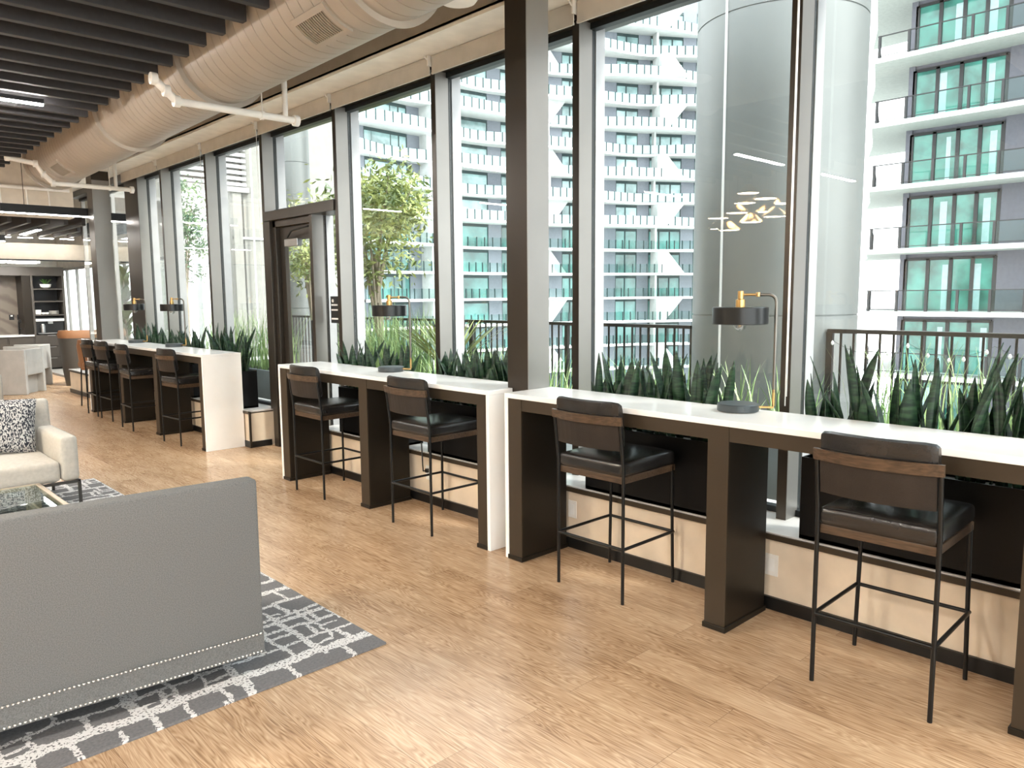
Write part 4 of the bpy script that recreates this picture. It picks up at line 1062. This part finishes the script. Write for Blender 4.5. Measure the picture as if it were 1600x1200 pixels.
# ================================================================== CITY
# right tower: faces the window, cantilevered balconies
tB = empty('apartment_tower', (44, 0, -30)); OZ = 30
tag(tB, 'near apartment tower at right with wide white balconies and green glass', 'building')
lev = [3.69+3.24*k for k in range(-6, 6)]
YL, YW = 16.7, 15.9
for zl in lev:
    z = zl+OZ
    s_ = MB().prism([(-2, -40), (2.5, -40), (6.5, 20.2), (3.0, 18.6), (-2, 16.7)], z, z+.24)
    bs = s_.build('balcony_slab', CONCB, tB)
    rl = MB(); zt = z+.24
    rl.box(-1.97, -1.91, -40, 16.6, zt+1.05, zt+1.10); rl.box(-1.96, -1.92, -40, 16.6, zt+.08, zt+.11)
    y = 16.5
    k = 0
    while y > -5:
        rl.box(-2.0, -1.90, y-.06, y+.06, zt, zt+1.1); y -= 1.42
    rl.tube([(-1.95, 16.55, zt+1.07), (3.0, 18.3, zt+1.07)], .03, 5); rl.tube([(-1.95, 16.55, zt+.5), (3.0, 18.3, zt+.1)], .02, 5)
    for q in (.3, .6, .9): rl.box(-1.95+4.95*q-.02, -1.95+4.95*q+.02, 16.55+1.75*q-.02, 16.55+1.75*q+.02, zt, zt+1.07)
    rl.build('balcony_rail', DFRAME, bs)
    MB().box(-1.945, -1.935, -5, 14.8, zt+.1, zt+1.05).build('glass_panel', BALG, bs)
    h1 = 3.24-.24
    wn = MB().box(.06, .10, 11.2, 15.4, zt, zt+h1-.25).build('window_wall', TEALB, tB)
    fr = MB()
    for yy in (11.2, 12.2, 13.2, 14.3, 15.4): fr.box(0, .12, yy-.09, yy+.09, zt, zt+h1-.25)
    fr.box(0, .12, 11.2, 15.4, zt+h1-.35, zt+h1-.2)
    fr.build('window_frame', DFRAME, wn)
    cu_ = MB()
    for yy in (random.uniform(11.3, 11.9), random.uniform(13.2, 14)): cu_.box(.045, .058, yy, yy+random.uniform(.2, .5), zt, zt+2.4)
    cu_.build('curtain', BALGW, wn)
    if zl in lev[5:8]:
        fu = MB().box(-1.0, -.4, 8.2, 9.6, zt, zt+.7).box(-.9, -.3, 6.0, 7.4, zt, zt+.55); fu.build('balcony_seating', GREYWB, bs)
wb_ = MB().box(.12, 8, -40, 15.6, -20+OZ, 26+OZ).box(.0, .13, -40, 11.1, -20+OZ, 26+OZ).box(.0, .13, 15.4, 15.7, -20+OZ, 26+OZ); wb_.build('wall', GREYWB, tB)

# left tower: wavy balconies
tA = empty('apartment_tower', (56, 64, -40)); OX, OY, OZ = 56, 64, 40
tag(tA, 'tall white apartment tower with wavy balconies seen through the middle windows', 'building')
PA = [Vector((41.0, 63.4)), Vector((44.7, 64.0)), Vector((56, 64.2)), Vector((66, 61.6)), Vector((76, 57.0)), Vector((84, 51.8)), Vector((92, 45))]
seg = [(PA[i+1]-PA[i]).length for i in range(len(PA)-1)]; TOT = sum(seg)
def at(s):
    for i, l in enumerate(seg):
        if s <= l or i == len(seg)-1:
            d_ = (PA[i+1]-PA[i]).normalized(); p = PA[i]+d_*s
            nrm = Vector((-d_.y, d_.x))      # pointing away from camera (outward back)
            if nrm.dot(Vector((0, 1))) < 0: nrm = -nrm
            return p, nrm, d_
        s -= l
FH = 2.86
random.seed(11)
fins = [9.0, 24.0, 38.5]
for fi in range(-11, 15):
    z = 1.16+FH*fi+OZ
    if fi*FH > 34 or fi*FH < -30: continue
    n_ = 58; front = []; back = []; offs = []
    ph = .9*(fi % 2)
    for k in range(n_+1):
        s = TOT*k/n_; p, nr, d_ = at(s)
        wv_ = (.60*sin(s*.30+(pi if fi % 2 else 0))+.35*sin(s*.19+fi*.8)) * (.4+min(1, max(0, fi+4)/10))
        off = wv_; offs.append(off); q = p-nr*off; front.append((q.x-OX, q.y-OY)); b_ = p+nr*2.6; back.append((b_.x-OX, b_.y-OY))
    sb = MB(); sb.grid([[(x, y, z+.0) for x, y in front], [(x, y, z+.26) for x, y in front], [(x, y, z+.26) for x, y in back], [(x, y, z) for x, y in back], [(x, y, z) for x, y in front]], sm=False)
    bs = sb.build('balcony_slab', CONC, tA)
    rp = MB(); pst = MB()
    for k in range(n_):
        (x0, y0), (x1, y1) = front[k], front[k+1]
        g0, g1 = .0, 1.0
        a_ = (x0+(x1-x0)*g0, y0+(y1-y0)*g0+.08); c_ = (x0+(x1-x0)*g1, y0+(y1-y0)*g1+.08)
        rp.hexa([(a_[0], a_[1], z+.32), (c_[0], c_[1], z+.32), (c_[0], c_[1]+.04, z+.32), (a_[0], a_[1]+.04, z+.32)], [(a_[0], a_[1], z+1.3), (c_[0], c_[1], z+1.3), (c_[0], c_[1]+.04, z+1.3), (a_[0], a_[1]+.04, z+1.3)])
        pst.box(x0-.04, x0+.04, y0+.0, y0+.14, z+.26, z+1.32)
    # upper panels opaque, their white reflection put into the colour
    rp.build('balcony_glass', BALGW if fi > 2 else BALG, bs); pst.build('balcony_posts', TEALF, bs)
    gl = MB(); fm = MB(); wlb = MB(); s = .8; kk = 0; pat = [('w', 1.3), ('g', 5.2, 5), ('w', 1.9), ('g', 2.6, 2), ('w', 1.5), ('g', 4.2, 3), ('w', 1.7), ('g', 5.4, 4), ('w', 1.0)]
    def wq(sa, sb_, o_, mb, z0, z1):
        pa, na, _ = at(sa); pb, nb2, _ = at(sb_); A = pa+na*o_; B = pb+nb2*o_
        mb.hexa([(A.x-OX, A.y-OY, z0), (B.x-OX, B.y-OY, z0), (B.x-OX+nb2.x*.1, B.y-OY+nb2.y*.1, z0), (A.x-OX+na.x*.1, A.y-OY+na.y*.1, z0)], [(A.x-OX, A.y-OY, z1), (B.x-OX, B.y-OY, z1), (B.x-OX+nb2.x*.1, B.y-OY+nb2.y*.1, z1), (A.x-OX+na.x*.1, A.y-OY+na.y*.1, z1)])
    while s < TOT-1:
        e_ = pat[kk % len(pat)]; w_ = min(e_[1], TOT-s-.01); zt = z+.26; zh = z+FH
        if e_[0] == 'w': wq(s, s+w_, 2.0, wlb, zt, zh)
        else:
            wq(s, s+w_, 2.08, gl, zt, zh-.3); wq(s, s+w_, 2.0, fm, zh-.32, zh)
            for m_ in range(e_[2]+1):
                u = s+w_*m_/e_[2]; u0, u1 = max(s, u-.06), min(s+w_, u+.06); wq(u0, u1, 1.98, fm, zt, zh-.3)
        s += w_; kk += 1
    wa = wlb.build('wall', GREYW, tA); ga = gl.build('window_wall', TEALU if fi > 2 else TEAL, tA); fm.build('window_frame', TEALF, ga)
    fn = MB()
    for j, f_ in enumerate(fins):
        w1, w2 = ((3.4, 1.2) if fi % 2 else (.25, .25)); sl2 = (1.0 if fi % 4 == 1 else -1.0) if fi % 2 else 0
        s0 = f_-.1; pa, na, da = at(s0); lo = -offs[int(s0/TOT*n_)]
        A = pa+na*(lo+.15); B = pa+na*2.0
        A2 = A+da*(w1 if sl2 > 0 else w2); A3 = A+da*(w2 if sl2 > 0 else w1)
        z0, z1 = z+.26, z+FH
        fn.hexa([(B.x-OX, B.y-OY, z0), (A.x-OX, A.y-OY, z0), (A2.x-OX, A2.y-OY, z0), (A2.x-OX+na.x*.3, A2.y-OY+na.y*.3, z0)], [(B.x-OX, B.y-OY, z1), (A.x-OX, A.y-OY, z1), (A3.x-OX, A3.y-OY, z1), (A3.x-OX+na.x*.3, A3.y-OY+na.y*.3, z1)])
    fn.build('concrete_fin', CONCS, tA)
core = MB(); bk_ = [at(TOT*k/20) for k in range(21)]
core.prism([((p+nr*2.15).x-OX, (p+nr*2.15).y-OY) for p, nr, _ in bk_][::-1]+[((p+nr*14).x-OX, (p+nr*14).y-OY) for p, nr, _ in bk_], OZ-31, OZ+44)
core.build('core', GREYW, tA)
struct('ground', MB().box(-200, 300, -200, 300, -41, -40), CITY)
